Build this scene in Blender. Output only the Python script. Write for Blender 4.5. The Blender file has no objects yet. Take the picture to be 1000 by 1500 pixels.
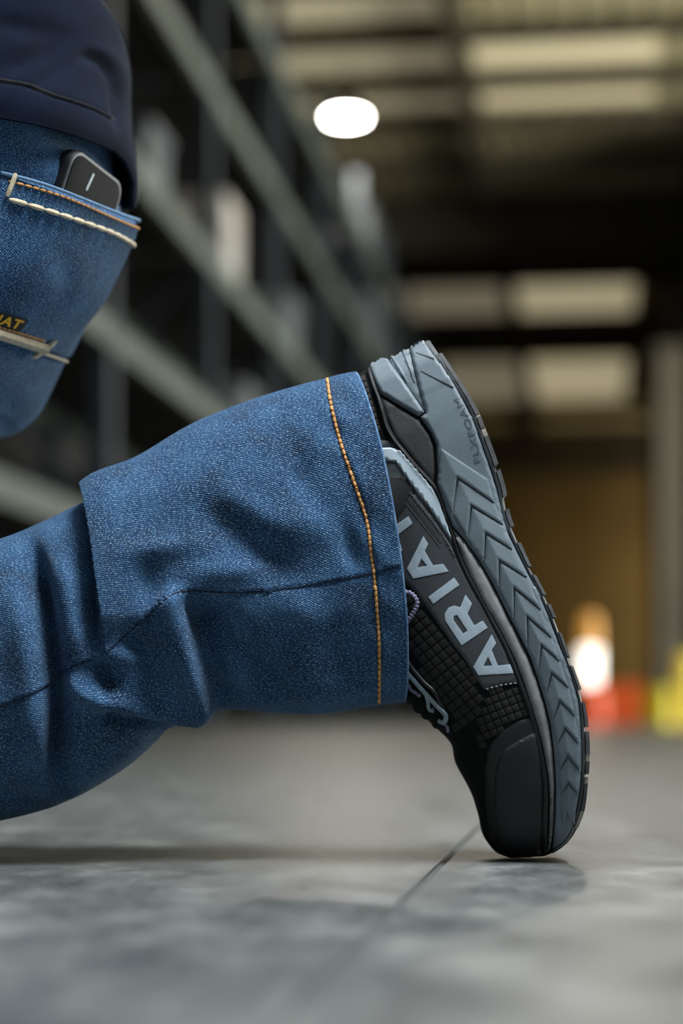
import bpy, bmesh, math, random
import numpy as np
from mathutils import Vector, Matrix
from mathutils.bvhtree import BVHTree
from mathutils.geometry import delaunay_2d_cdt

random.seed(7)
rng = np.random.default_rng(7)
scene = bpy.context.scene
COL = scene.collection

# ------------------------------------------------------------------ camera
S = 0.0004            # metres per photo pixel in the plane of focus (y = 0)
D = 1.1667            # camera to plane of focus
HOR = 1045.0          # photo row of the horizon
FPX = D / S           # focal length in photo pixels
H = 0.0885            # camera height
cam_d = bpy.data.cameras.new('camera')
cam = bpy.data.objects.new('camera', cam_d)
COL.objects.link(cam)
cam.location = (0, -D, H)
cam.rotation_euler = (math.pi / 2, 0, 0)
cam_d.sensor_fit = 'VERTICAL'
cam_d.sensor_height = 36.0
cam_d.lens = FPX * 36.0 / 1500.0
cam_d.shift_y = (HOR - 750.0) / 1500.0
cam_d.clip_start = 0.02
cam_d.clip_end = 300
cam_d.dof.use_dof = True
cam_d.dof.focus_distance = D + 0.0
cam_d.dof.aperture_fstop = 3.4
scene.camera = cam

# ------------------------------------------------------------------ world, lights, exposure
vs = scene.view_settings
vs.view_transform = 'Standard'
vs.look = 'None'
vs.gamma = 1.0
vs.use_curve_mapping = False
vs.exposure = 0.0
world = bpy.data.worlds.new('world')
scene.world = world
world.use_nodes = True
world.node_tree.nodes['Background'].inputs[0].default_value = (0.80, 0.90, 1.0, 1)
world.node_tree.nodes['Background'].inputs[1].default_value = 0.15


def area_light(name, loc, target, size, power, color, size_y=None):
    l = bpy.data.lights.new(name, 'AREA')
    l.energy = power
    l.color = color
    l.size = size
    if size_y:
        l.shape = 'RECTANGLE'
        l.size_y = size_y
    o = bpy.data.objects.new(name, l)
    COL.objects.link(o)
    o.location = loc
    o.rotation_euler = (Vector(target) - Vector(loc)).to_track_quat('-Z', 'Y').to_euler()
    return o


# unseen key light added overhead, to the right of the camera
area_light('key_area_light', (0.95, -0.75, 3.0), (0.0, 0.05, 0.2), 1.1, 188, (0.92, 0.97, 1.0), 1.1)
area_light('roof_light_daylight', (-0.6, 0.2, 3.4), (-0.1, 0.05, 0.2), 1.2, 45, (0.92, 0.97, 1.0), 1.2)


# unseen area light added right of the hall to brighten racks and roof
area_light('right_hall_fill', (10.75, 13.0, 2.7), (0.75, 14.27, 2.7), 9.0, 1900, (0.97, 1.0, 0.93), 4.5)


# ------------------------------------------------------------------ helpers
def W(u, v, y=0.0):
    k = (D + y) / D
    return Vector(((u - 500.0) * S * k, y, H + (HOR - v) * S * k))


def Wn(u, v, y):
    k = (D + y) / D
    return np.stack([(u - 500.0) * S * k, y + 0 * u, H + (HOR - v) * S * k], -1)


def to_px(p):
    k = D / (D + p[..., 1])
    return 500.0 + p[..., 0] / S * k, HOR - (p[..., 2] - H) / S * k


def lin(c):
    c = c / 255.0
    return c / 12.92 if c <= 0.04045 else ((c + 0.055) / 1.055) ** 2.4


def rgb(r, g, b):
    return (lin(r), lin(g), lin(b), 1.0)


class NT:
    def __init__(self, name):
        self.m = bpy.data.materials.new(name)
        self.m.use_nodes = True
        self.t = self.m.node_tree
        self.b = self.t.nodes['Principled BSDF']

    def n(self, typ, **kw):
        nd = self.t.nodes.new(typ)
        for k, v in kw.items():
            if k.startswith('_'):
                setattr(nd, k[1:], v)
            else:
                nd.inputs[k.replace('__', ' ')].default_value = v
        return nd

    def l(self, a, b):
        self.t.links.new(a, b)

    def ramp(self, fac, stops):
        r = self.t.nodes.new('ShaderNodeValToRGB')
        e = r.color_ramp.elements
        while len(e) < len(stops):
            e.new(0.5)
        for el, (p, c) in zip(e, stops):
            el.position = p
            el.color = c
        self.l(fac, r.inputs[0])
        return r.outputs[0]

    def mix(self, fac, a, b, mode='MIX'):
        m = self.t.nodes.new('ShaderNodeMix')
        m.data_type = 'RGBA'
        m.blend_type = mode
        for s, v in ((m.inputs[0], fac), (m.inputs[6], a), (m.inputs[7], b)):
            if isinstance(v, (int, float, tuple)):
                s.default_value = v
            else:
                self.l(v, s)
        return m.outputs[2]

    def bump(self, height, strength, dist):
        b = self.t.nodes.new('ShaderNodeBump')
        b.inputs['Strength'].default_value = strength
        b.inputs['Distance'].default_value = dist
        self.l(height, b.inputs['Height'])
        self.l(b.outputs[0], self.b.inputs['Normal'])
        return b


def mat(name, c1, c2=None, rough=0.6, scale=60.0, bump=0.0, bdist=0.0005, metal=0.0, spec=0.5, detail=4.0, rough2=None):
    """plain material: two tones blended by object-space noise, a little relief"""
    k = NT(name)
    tc = k.n('ShaderNodeTexCoord')
    nz = k.n('ShaderNodeTexNoise', Scale=scale, Detail=detail, Roughness=0.6)
    k.l(tc.outputs['Object'], nz.inputs['Vector'])
    c2 = c2 or tuple(x * 0.75 for x in c1[:3]) + (1,)
    k.l(k.ramp(nz.outputs['Fac'], [(0.3, c2), (0.7, c1)]), k.b.inputs['Base Color'])
    if rough2 is not None:
        k.l(k.ramp(nz.outputs['Fac'], [(0.3, (rough2,) * 3 + (1,)), (0.7, (rough,) * 3 + (1,))]), k.b.inputs['Roughness'])
    else:
        k.b.inputs['Roughness'].default_value = rough
    k.b.inputs['Metallic'].default_value = metal
    k.b.inputs['Specular IOR Level'].default_value = spec
    if bump:
        n2 = k.n('ShaderNodeTexNoise', Scale=scale * 12, Detail=3.0)
        k.l(tc.outputs['Object'], n2.inputs['Vector'])
        k.bump(n2.outputs['Fac'], bump, bdist)
    return k.m


def emit(name, c, strength):
    k = NT(name)
    k.b.inputs['Base Color'].default_value = c
    k.b.inputs['Emission Color'].default_value = c
    k.b.inputs['Emission Strength'].default_value = strength
    return k.m


def denim(name, tone=1.0):
    """indigo twill: diagonal weave, slubs along the yarn, pale flecks; UV is in centimetres"""
    k = NT(name)
    uv = k.n('ShaderNodeUVMap')
    uv.uv_map = 'UVMap'
    # broad wash variation
    nA = k.n('ShaderNodeTexNoise', Scale=0.33, Detail=4.0, Roughness=0.6)
    k.l(uv.outputs[0], nA.inputs['Vector'])
    nB = k.n('ShaderNodeTexNoise', Scale=2.2, Detail=3.0, Roughness=0.65)
    k.l(uv.outputs[0], nB.inputs['Vector'])
    # slubs: stretched noise
    mp = k.n('ShaderNodeMapping')
    mp.inputs['Scale'].default_value = (2.2, 9.0, 1.0)
    k.l(uv.outputs[0], mp.inputs['Vector'])
    nS = k.n('ShaderNodeTexNoise', Scale=1.0, Detail=3.0, Roughness=0.7)
    k.l(mp.outputs[0], nS.inputs['Vector'])
    # weave flecks, stretched along the diagonal
    mr = k.n('ShaderNodeMapping')
    mr.inputs['Rotation'].default_value = (0, 0, math.radians(32))
    mr.inputs['Scale'].default_value = (7.0, 13.0, 1.0)
    k.l(uv.outputs[0], mr.inputs['Vector'])
    nF = k.n('ShaderNodeTexNoise', Scale=1.0, Detail=2.0, Roughness=0.75)
    k.l(mr.outputs[0], nF.inputs['Vector'])
    # twill lines
    mw = k.n('ShaderNodeMapping')
    mw.inputs['Rotation'].default_value = (0, 0, math.radians(32))
    k.l(uv.outputs[0], mw.inputs['Vector'])
    wv = k.n('ShaderNodeTexWave', Scale=2.7, Distortion=2.0, Detail=2.0)
    wv.bands_direction = 'Y'
    wv.inputs['Detail Scale'].default_value = 2.0
    k.l(mw.outputs[0], wv.inputs['Vector'])
    t = tone
    dark = (0.0020 * t, 0.010 * t, 0.036 * t, 1)
    mid = (0.010 * t, 0.052 * t, 0.142 * t, 1)
    light = (0.040 * t, 0.130 * t, 0.265 * t, 1)
    pale = (0.33 * t, 0.50 * t, 0.64 * t, 1)
    base = k.ramp(nA.outputs['Fac'], [(0.30, dark), (0.50, mid), (0.74, light)])
    base = k.mix(k.ramp(nB.outputs['Fac'], [(0.42, (0, 0, 0, 1)), (0.75, (0.55,) * 3 + (1,))]), base, light)
    base = k.mix(k.ramp(nS.outputs['Fac'], [(0.45, (0, 0, 0, 1)), (0.72, (0.5,) * 3 + (1,))]), base, light)
    base = k.mix(k.ramp(nF.outputs['Fac'], [(0.53, (0, 0, 0, 1)), (0.71, (0.95,) * 3 + (1,))]), base, pale)
    base = k.mix(k.ramp(nF.outputs['Fac'], [(0.30, (0.85,) * 3 + (1,)), (0.48, (0, 0, 0, 1))]), base, dark)
    base = k.mix(k.ramp(wv.outputs['Fac'], [(0.15, (0.45,) * 3 + (1,)), (0.6, (0, 0, 0, 1))]), base, dark)
    k.l(base, k.b.inputs['Base Color'])
    k.b.inputs['Roughness'].default_value = 0.85
    k.b.inputs['Specular IOR Level'].default_value = 0.2
    k.b.inputs['Sheen Weight'].default_value = 0.12
    k.b.inputs['Sheen Tint'].default_value = (0.6, 0.8, 1, 1)
    ad = k.n('ShaderNodeMath', _operation='ADD')
    k.l(nF.outputs['Fac'], ad.inputs[0])
    k.l(wv.outputs['Fac'], ad.inputs[1])
    k.bump(ad.outputs[0], 0.55, 0.00035)
    return k.m


def tag(o, label=None, cat=None, group=None, kind=None):
    if label: o['label'] = label
    if cat: o['category'] = cat
    if group: o['group'] = group
    if kind: o['kind'] = kind
    return o


def empty(name, loc=(0, 0, 0), parent=None):
    o = bpy.data.objects.new(name, None)
    o.empty_display_size = 0.02
    COL.objects.link(o)
    o.location = loc
    if parent: o.parent = parent
    return o


def obj(name, verts, faces, material, parent=None, uv=None, angle=35.0, mesh=None):
    me = mesh or bpy.data.meshes.new(name)
    if mesh is None:
        me.from_pydata([tuple(map(float, v)) for v in verts], [], [tuple(int(i) for i in f) for f in faces])
        me.validate()
        if uv is not None:
            lay = me.uv_layers.new(name='UVMap')
            idx = np.zeros(len(me.loops), dtype=np.int32)
            me.loops.foreach_get('vertex_index', idx)
            lay.data.foreach_set('uv', np.asarray(uv, dtype=np.float32)[idx].ravel())
        me.shade_smooth()
        if angle < 180:
            me.set_sharp_from_angle(angle=math.radians(angle))
        if material: me.materials.append(material)
    o = bpy.data.objects.new(name, me)
    COL.objects.link(o)
    if parent:
        o.parent = parent
        o.matrix_parent_inverse = Matrix.Translation(parent.location).inverted() if parent.location.length else Matrix()
    return o


def box_mesh(sx, sy, sz, bev=0.0, name='box'):
    bm = bmesh.new()
    bmesh.ops.create_cube(bm, size=1.0)
    for v in bm.verts:
        v.co = Vector((v.co.x * sx, v.co.y * sy, v.co.z * sz))
    if bev:
        bmesh.ops.bevel(bm, geom=bm.edges[:], offset=bev, segments=2, affect='EDGES', profile=0.7)
    vs_ = [v.co.copy() for v in bm.verts]
    bm.verts.index_update()
    fs = [[v.index for v in f.verts] for f in bm.faces]
    bm.free()
    return vs_, fs


def merge(parts):
    V, F = [], []
    for v, f in parts:
        o = len(V)
        V.extend(v)
        F.extend([[i + o for i in q] for q in f])
    return V, F


def xf(vf, M):
    return [M @ Vector(v) for v in vf[0]], vf[1]


def lathe(profile, n=32):
    V, F = [], []
    for r, z in profile:
        for i in range(n):
            a = 2 * math.pi * i / n
            V.append((r * math.cos(a), r * math.sin(a), z))
    for j in range(len(profile) - 1):
        for i in range(n):
            F.append((j * n + i, j * n + (i + 1) % n, (j + 1) * n + (i + 1) % n, (j + 1) * n + i))
    F.append(tuple(range(n))[::-1])
    F.append(tuple(range((len(profile) - 1) * n, len(profile) * n)))
    return V, F


def tube(pts, rad, n=8, flat=1.0, up=None, closed=False):
    """sweep a circle (or ellipse, flat<1 thins along up) along points"""
    P = [Vector(p) for p in pts]
    m = len(P)
    rad = rad if hasattr(rad, '__len__') else [rad] * m
    V, F = [], []
    prev = None
    for i, p in enumerate(P):
        t = (P[min(i + 1, m - 1)] - P[max(i - 1, 0)])
        if closed: t = P[(i + 1) % m] - P[i - 1]
        t = t.normalized()
        ref = Vector(up[i]) if up is not None else (prev if prev is not None else (Vector((0, 1, 0)) if abs(t.y) < 0.9 else Vector((0, 0, 1))))
        b = (ref - t * ref.dot(t)).normalized()
        prev = b
        c = t.cross(b)
        for k in range(n):
            a = 2 * math.pi * k / n
            V.append(p + c * (math.cos(a) * rad[i]) + b * (math.sin(a) * rad[i] * flat))
    for i in range(m if closed else m - 1):
        j = (i + 1) % m
        for k in range(n):
            F.append((i * n + k, i * n + (k + 1) % n, j * n + (k + 1) % n, j * n + k))
    if not closed:
        F.append(tuple(range(n))[::-1])
        F.append(tuple(range((m - 1) * n, m * n)))
    return V, F


def crom(P, ts):
    """Catmull-Rom through rows of P at fractional indices ts"""
    P = np.asarray(P, float)
    n = len(P)
    i = np.clip(np.floor(ts).astype(int), 0, n - 2)
    f = (ts - i)
    f = f.reshape(f.shape + (1,) * (P.ndim - 1))
    a = P[np.clip(i - 1, 0, n - 1)]
    b = P[i]
    c = P[i + 1]
    d = P[np.clip(i + 2, 0, n - 1)]
    return 0.5 * ((2 * b) + (-a + c) * f + (2 * a - 5 * b + 4 * c - d) * f ** 2 + (-a + 3 * b - 3 * c + d) * f ** 3)


def resample(poly, step, closed=False):
    P = [np.array(p, float) for p in poly]
    if closed: P = P + [P[0]]
    out = []
    for a, b in zip(P[:-1], P[1:]):
        n = max(1, int(round(np.linalg.norm(b - a) / step)))
        for i in range(n):
            out.append(a + (b - a) * i / n)
    if not closed: out.append(P[-1])
    return np.array(out)


def smooth_line(pts, step):
    """spline through traced points, resampled evenly"""
    P = crom(pts, np.linspace(0, len(pts) - 1, len(pts) * 24))
    L = np.concatenate([[0], np.cumsum(np.linalg.norm(np.diff(P, axis=0), axis=1))])
    n = max(2, int(round(L[-1] / step)) + 1)
    q = np.linspace(0, L[-1], n)
    return np.stack([np.interp(q, L, P[:, c]) for c in range(P.shape[1])], -1)


def in_poly(pts, poly):
    x, y = pts[:, 0], pts[:, 1]
    ins = np.zeros(len(pts), bool)
    j = len(poly) - 1
    for i in range(len(poly)):
        xi, yi = poly[i]
        xj, yj = poly[j]
        c = ((yi > y) != (yj > y)) & (x < (xj - xi) * (y - yi) / (yj - yi + 1e-12) + xi)
        ins ^= c
        j = i
    return ins


def seg_dist(pts, line, closed=False):
    """distance to a polyline; also side sign and fraction along"""
    best = np.full(len(pts), 1e9)
    side = np.zeros(len(pts))
    frac = np.zeros(len(pts))
    L = np.asarray(line, float)
    if closed: L = np.vstack([L, L[:1]])
    seg = np.linalg.norm(np.diff(L, axis=0), axis=1)
    cum = np.concatenate([[0], np.cumsum(seg)])
    for i in range(len(L) - 1):
        a, b = L[i], L[i + 1]
        ab = b - a
        t = np.clip(((pts - a) @ ab) / (ab @ ab + 1e-12), 0, 1)
        q = pts - (a + t[:, None] * ab)
        d = np.linalg.norm(q, axis=1)
        m = d < best
        best[m] = d[m]
        cr = ab[0] * (pts[:, 1] - a[1]) - ab[1] * (pts[:, 0] - a[0])
        side[m] = np.sign(cr[m])
        frac[m] = ((cum[i] + t * seg[i]) / cum[-1])[m]
    return best, side, frac


class Surf:
    """a built surface that photo pixels can be cast onto, with smooth normals"""

    def __init__(self, verts, faces):
        self.v = [Vector(v) for v in verts]
        self.f = [tuple(int(i) for i in f) for f in faces]
        self.t = BVHTree.FromPolygons(self.v, self.f)
        acc = np.zeros((len(self.v), 3))
        A = np.array([tuple(v) for v in self.v])
        for f in self.f:
            n = np.cross(A[f[1]] - A[f[0]], A[f[2]] - A[f[0]])
            for i in f: acc[i] += n
        self.n = acc / (np.linalg.norm(acc, axis=1, keepdims=True) + 1e-20)

    def at(self, u, v):
        o = Vector((0, -D, H))
        d = (W(u, v, 0) - o).normalized()
        loc, nor, idx, _ = self.t.ray_cast(o + d * 0.5, d)
        if loc is None:
            q = o + d * (D + 0.03)
            for _ in range(4):
                loc, nor, idx, _ = self.t.find_nearest(q)
                q = o + d * ((loc - o).dot(d))
        w = np.zeros(3)
        for i in self.f[idx]:
            w += self.n[i] / ((self.v[i] - loc).length + 1e-5)
        n = Vector(w).normalized()
        if n.dot(nor) < 0: n = -n
        if nor.dot(o - loc) < 0: n = -n
        if n.dot(o - loc) < 0: n = nor if nor.dot(o - loc) > 0 else -nor
        return loc, n


def decal(name, poly, surf, h, material, parent, res=3.0, bevel=2.0, base=0.0008, mirror=None, wall=0.45, holes=(), angle=40, smooth=False):
    """a pad of real thickness laid on a surface: outline in photo pixels, height h (m or function of pixels)"""
    if smooth: poly = smooth_line(list(poly) + [poly[0]], res)[:-1]
    B = resample(poly, res, True)
    loops = [B] + [resample(hh, res, True) for hh in holes]
    lo, hi = B.min(0), B.max(0)
    gx, gy = np.meshgrid(np.arange(lo[0], hi[0], res), np.arange(lo[1], hi[1], res))
    gx = gx + (np.arange(gx.shape[0]) % 2)[:, None] * res * 0.5
    G = np.stack([gx.ravel(), gy.ravel()], -1)
    G = G[in_poly(G, B)]
    for lp in loops:
        if len(G): G = G[seg_dist(G, lp, True)[0] > res * 0.55]
    for hh in loops[1:]:
        if len(G): G = G[~in_poly(G, hh)]
    pts, edges = [], []
    for lp in loops:
        o = len(pts)
        pts.extend(lp.tolist())
        edges.extend([(o + i, o + (i + 1) % len(lp)) for i in range(len(lp))])
    pts.extend(G.tolist())
    vo, eo, fo, *_ = delaunay_2d_cdt([Vector(p) for p in pts], edges, [], 1, 1e-4)
    P = np.array([tuple(v) for v in vo])
    fo = [list(f) for f in fo]
    cen = np.array([P[f].mean(0) for f in fo])
    ok = in_poly(cen, B)
    for hh in loops[1:]: ok &= ~in_poly(cen, hh)
    fo = [f for f, k in zip(fo, ok) if k]
    d = np.min([seg_dist(P, lp, True)[0] for lp in loops], axis=0)
    hv = h(P[:, 0], P[:, 1]) if callable(h) else np.full(len(P), h)
    r = np.clip(d / max(bevel, 1e-3), 0, 1)
    hv = hv * (wall + (1 - wall) * np.sqrt(1 - (1 - r) ** 2))
    top, bot = [], []
    for (u, v), hh in zip(P, hv):
        loc, n = surf.at(u, v)
        top.append(loc + n * float(hh))
        bot.append(loc - n * base)
    nP = len(P)
    # orient faces towards the camera
    F = []
    cnt = {}
    for f in fo:
        a, b, c = (top[i] for i in f[:3])
        if (b - a).cross(c - a).dot(Vector((0, -D, H)) - a) < 0: f = f[::-1]
        F.append(f)
        for i in range(len(f)):
            e = (f[i], f[(i + 1) % len(f)])
            cnt[e] = cnt.get(e, 0) + 1
    FB = [[i + nP for i in f[::-1]] for f in F]
    FW = [[b, a, a + nP, b + nP] for (a, b) in cnt if (b, a) not in cnt]
    V = top + bot
    faces = F + FB + FW
    uv = np.vstack([P, P]) * S * 100
    main = obj(name, V, faces, material, parent, uv, angle)
    if mirror is not None:
        obj(name, [Vector((p.x, 2 * mirror - p.y, p.z)) for p in V], [f[::-1] for f in faces], material, parent, uv, angle)
    return main


def bead_line(line, surf, rad, lift=0.5, n=6, mirror=None):
    pts, ups = [], []
    for u, v in line:
        loc, nn = surf.at(u, v)
        pts.append(loc + nn * rad * lift)
        ups.append(nn)
    V, F = tube(pts, rad, n, up=ups)
    if mirror is not None:
        o = len(V)
        V = V + [Vector((p.x, 2 * mirror - p.y, p.z)) for p in V]
        F = F + [tuple(i + o for i in f[::-1]) for f in F]
    return V, F


def stitches(line, surf, length, gap, rad, lift=0.6):
    """list of (V, F): one small spindle of thread for each stitch along an evenly traced line"""
    out = []
    P = smooth_line(line, 1.0)
    step = length + gap
    i = 0.0
    while i + length < len(P):
        q = [P[int(i + length * f)] for f in (0, 0.2, 0.5, 0.8, 0.999)]
        pts, ups = [], []
        for k, (u, v) in enumerate(q):
            loc, nn = surf.at(u, v)
            pts.append(loc + nn * rad * (lift if 0 < k < 4 else 0.0))
            ups.append(nn)
        out.append(tube(pts, [rad * 0.45, rad * 0.9, rad, rad * 0.9, rad * 0.45], 7, up=ups))
        i += step
    return out


# ------------------------------------------------------------------ materials
M_denim = denim('denim')
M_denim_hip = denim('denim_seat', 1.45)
M_worn_edge = mat('worn_denim_edge', rgb(112, 150, 184), rgb(54, 92, 136), 0.85, 260, 0.4)
M_shirt = mat('navy_jersey', rgb(17, 26, 45), rgb(12, 19, 35), 0.9, 40, 0.4, 0.0004, spec=0.1)
M_thread = mat('golden_thread', rgb(226, 172, 104), rgb(190, 130, 70), 0.7, 300, 0.3)
M_cream = mat('cream_thread', rgb(240, 226, 196), rgb(206, 186, 150), 0.75, 300, 0.4)
M_indigo_thread = mat('indigo_thread', rgb(20, 36, 62), rgb(12, 24, 46), 0.8, 300)
M_navy_thread = mat('navy_thread', rgb(14, 18, 28), rgb(8, 11, 18), 0.8, 300)
M_tag = mat('black_label', rgb(24, 26, 34), rgb(16, 18, 24), 0.8, 200)
M_yellow_print = mat('yellow_print', rgb(255, 204, 24), rgb(250, 184, 10), 0.6, 200)
M_upper = mat('black_upper_fabric', rgb(15, 16, 17), rgb(9, 10, 10), 0.85, 120, 0.3, spec=0.2)
M_cell = mat('ripstop_square', rgb(38, 37, 36), rgb(27, 26, 25), 0.75, 400, 0.5, 0.0002, spec=0.3)
M_collar = mat('collar_mesh', rgb(52, 48, 45), rgb(38, 35, 33), 0.8, 400, 0.5, 0.0002, spec=0.3)
M_panel = mat('charcoal_overlay', rgb(58, 62, 66), rgb(47, 51, 55), 0.55, 90, 0.15, 0.0002, rough2=0.65)
M_suede = mat('grey_suede', rgb(92, 100, 103), rgb(60, 66, 70), 0.8, 260, 0.5, 0.0003, spec=0.25)
M_letter = mat('silver_blue_print', rgb(168, 184, 195), rgb(152, 168, 180), 0.5, 90, 0.1)
M_stripe = mat('reflective_stripe', rgb(196, 213, 222), rgb(178, 197, 208), 0.45, 90, 0.15)
M_mid = mat('slate_midsole_foam', rgb(113, 126, 134), rgb(99, 112, 121), 0.5, 40, 0.25, 0.00025, rough2=0.6)
M_strip = mat('grey_foam_strip', rgb(140, 142, 143), rgb(116, 118, 120), 0.5, 160, 0.35, 0.0003)
M_heelpanel = mat('black_heel_panel', rgb(50, 51, 53), rgb(38, 39, 41), 0.65, 120, 0.5, 0.0003)
M_rubber = mat('black_rubber', rgb(17, 18, 20), rgb(11, 12, 14), 0.5, 60, 0.2, 0.0003)
M_toecap = mat('matte_black_toe_rubber', rgb(21, 23, 26), rgb(15, 17, 20), 0.6, 50, 0.2, 0.0003)
M_outsole = mat('grey_outsole_rubber', rgb(92, 96, 99), rgb(68, 70, 72), 0.6, 70, 0.3)
M_lug = mat('dusty_lug_rubber', rgb(74, 77, 80), rgb(50, 52, 54), 0.7, 160, 0.4)
M_lugtan = mat('worn_tan_lug', rgb(176, 166, 150), rgb(110, 108, 104), 0.75, 160, 0.4)
M_lace = mat('lilac_grey_lace', rgb(150, 150, 176), rgb(80, 80, 104), 0.7, 700)
M_eyestay = mat('pale_eyestay', rgb(150, 168, 172), rgb(120, 138, 144), 0.55, 120)
M_sock = mat('black_sock', rgb(18, 18, 20), None, 0.9, 200)
M_phone = mat('black_phone_case', rgb(20, 22, 25), rgb(14, 15, 18), 0.45, 80)
M_phone_edge = mat('phone_edge', rgb(92, 96, 100), rgb(70, 74, 78), 0.35, 80)
M_screen = mat('phone_glass', rgb(7, 13, 17), rgb(5, 10, 13), 0.6, 10, spec=0.06)
M_mark = mat('pale_mark', rgb(205, 220, 226), None, 0.4, 50)

# ------------------------------------------------------------------ the hall (axis of the aisle runs to photo column 870)
AL = math.atan(370.0 / FPX)
DX, DY = math.sin(AL), math.cos(AL)


def A(lat, dist, z):
    return Vector((DX * dist + DY * lat, -D + DY * dist - DX * lat, z))


AISLE = Matrix(((DY, DX, 0, 0), (-DX, DY, 0, -D), (0, 0, 1, 0), (0, 0, 0, 1)))   # local (lat, dist, z)


def hall_box(name, lat0, lat1, d0, d1, z0, z1, material, parent=None, bev=0.0):
    v, f = box_mesh(lat1 - lat0, d1 - d0, z1 - z0, bev)
    T = AISLE @ Matrix.Translation(((lat0 + lat1) / 2, (d0 + d1) / 2, (z0 + z1) / 2))
    v = [T @ Vector(p) for p in v]
    return obj(name, v, f, material, parent)


def concrete():
    k = NT('polished_concrete')
    tc = k.n('ShaderNodeTexCoord')
    n1 = k.n('ShaderNodeTexNoise', Scale=2.2, Detail=6.0, Roughness=0.65)
    n2 = k.n('ShaderNodeTexNoise', Scale=17.0, Detail=8.0, Roughness=0.75)
    n3 = k.n('ShaderNodeTexNoise', Scale=150.0, Detail=5.0, Roughness=0.75)
    mp = k.n('ShaderNodeMapping')
    mp.inputs['Scale'].default_value = (1.0, 0.55, 1.0)
    k.l(tc.outputs['Object'], mp.inputs['Vector'])
    for n in (n1, n2, n3): k.l(mp.outputs[0], n.inputs['Vector'])
    c = k.ramp(n1.outputs['Fac'], [(0.30, rgb(80, 83, 84)), (0.55, rgb(97, 100, 99)), (0.75, rgb(116, 118, 115))])
    c = k.mix(k.ramp(n2.outputs['Fac'], [(0.38, (0.75,) * 3 + (1,)), (0.54, (0, 0, 0, 1))]), c, rgb(62, 66, 67))
    c = k.mix(k.ramp(n2.outputs['Fac'], [(0.54, (0, 0, 0, 1)), (0.70, (0.75,) * 3 + (1,))]), c, rgb(144, 146, 142))
    c = k.mix(k.ramp(n3.outputs['Fac'], [(0.55, (0, 0, 0, 1)), (0.72, (0.6,) * 3 + (1,))]), c, rgb(150, 152, 148))
    k.l(c, k.b.inputs['Base Color'])
    k.l(k.ramp(n2.outputs['Fac'], [(0.3, (0.24,) * 3 + (1,)), (0.7, (0.46,) * 3 + (1,))]), k.b.inputs['Roughness'])
    k.b.inputs['Specular IOR Level'].default_value = 0.5
    k.bump(n3.outputs['Fac'], 0.10, 0.001)
    return k.m


M_conc = concrete()
M_joint = mat('joint_filler', rgb(80, 82, 82), rgb(68, 70, 70), 0.8, 60)
floor = obj('floor', [AISLE @ Vector(p) for p in ((-9, -6, -0.0018), (9, -6, -0.0018), (9, 56, -0.0018), (-9, 56, -0.0018))], [(0, 1, 2, 3)], M_joint)
tag(floor, 'polished grey concrete floor of the warehouse', 'floor', kind='structure')
# concrete slabs with saw-cut joints; one joint runs under the toe towards the far wall
lat_cuts = [-9.0, -4.089, -0.089, 3.911, 9.0]
dist_cuts = [-6.0, 3.9, 9.9, 15.9, 21.9, 33.9, 56.0]
for i in range(4):
    for j in range(6):
        l0, l1, d0, d1 = lat_cuts[i] + 0.0025, lat_cuts[i + 1] - 0.0025, dist_cuts[j] + 0.0025, dist_cuts[j + 1] - 0.0025
        q = [(l0, d0), (l1, d0), (l1, d1), (l0, d1)]
        V = [AISLE @ Vector((a, b, 0.0)) for a, b in q] + [AISLE @ Vector((a, b, -0.0016)) for a, b in q]
        obj('slab', V, [(0, 1, 2, 3), (0, 4, 5, 1), (1, 5, 6, 2), (2, 6, 7, 3), (3, 7, 4, 0)], M_conc, floor)

M_deck = mat('khaki_roof_sheet', rgb(214, 200, 160), rgb(182, 168, 130), 0.6, 0.8)
M_steel_dark = mat('brown_roof_steel', rgb(78, 70, 52), rgb(60, 53, 38), 0.7, 2.0)
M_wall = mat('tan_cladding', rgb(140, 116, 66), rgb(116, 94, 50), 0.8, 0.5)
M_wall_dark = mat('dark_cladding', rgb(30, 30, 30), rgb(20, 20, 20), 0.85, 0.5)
M_pillar = mat('grey_pillar', rgb(190, 186, 172), rgb(168, 164, 150), 0.7, 1.0)
ZR = 7.1
# ribbed roof sheets
V, F = [], []
lat = -9.0
while lat < 9.0:
    for a, z in ((0, ZR), (0.20, ZR), (0.23, ZR + 0.05), (0.30, ZR + 0.05)):
        V.append(AISLE @ Vector((lat + a, 3, z)))
        V.append(AISLE @ Vector((lat + a, 53, z)))
    lat += 0.33
for i in range(len(V) // 2 - 1):
    F.append((2 * i, 2 * i + 1, 2 * i + 3, 2 * i + 2))
ceiling = obj('ceiling', V, F, M_deck, angle=10)
tag(ceiling, 'ribbed khaki metal warehouse roof with daylight panels', 'ceiling', kind='structure')
M_sky1 = emit('daylight_panel', (0.86, 0.74, 0.47, 1), 0.40)
M_sky2 = emit('dirty_daylight_panel', (0.80, 0.70, 0.48, 1), 0.17)
for (l0, l1, d0, d1, mm) in ((-1.28, 0.66, 20.6, 21.5, M_sky1), (-1.28, 0.66, 22.0, 22.9, M_sky1),
                             (-3.5, -1.42, 20.6, 21.5, M_sky2), (-3.5, -1.42, 22.0, 22.9, M_sky2), (-3.5, -1.42, 19.2, 19.9, M_sky2),
                             (-1.28, 0.66, 32.4, 35.0, M_sky1), (-1.28, 0.66, 39.6, 44.6, M_sky1),
                             (-3.5, -1.42, 32.4, 35.0, M_sky2), (-3.5, -1.42, 39.6, 44.6, M_sky2)):
    hall_box('roof_light', l0, l1, d0, d1, ZR - 0.03, ZR - 0.01, mm, ceiling)
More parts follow.
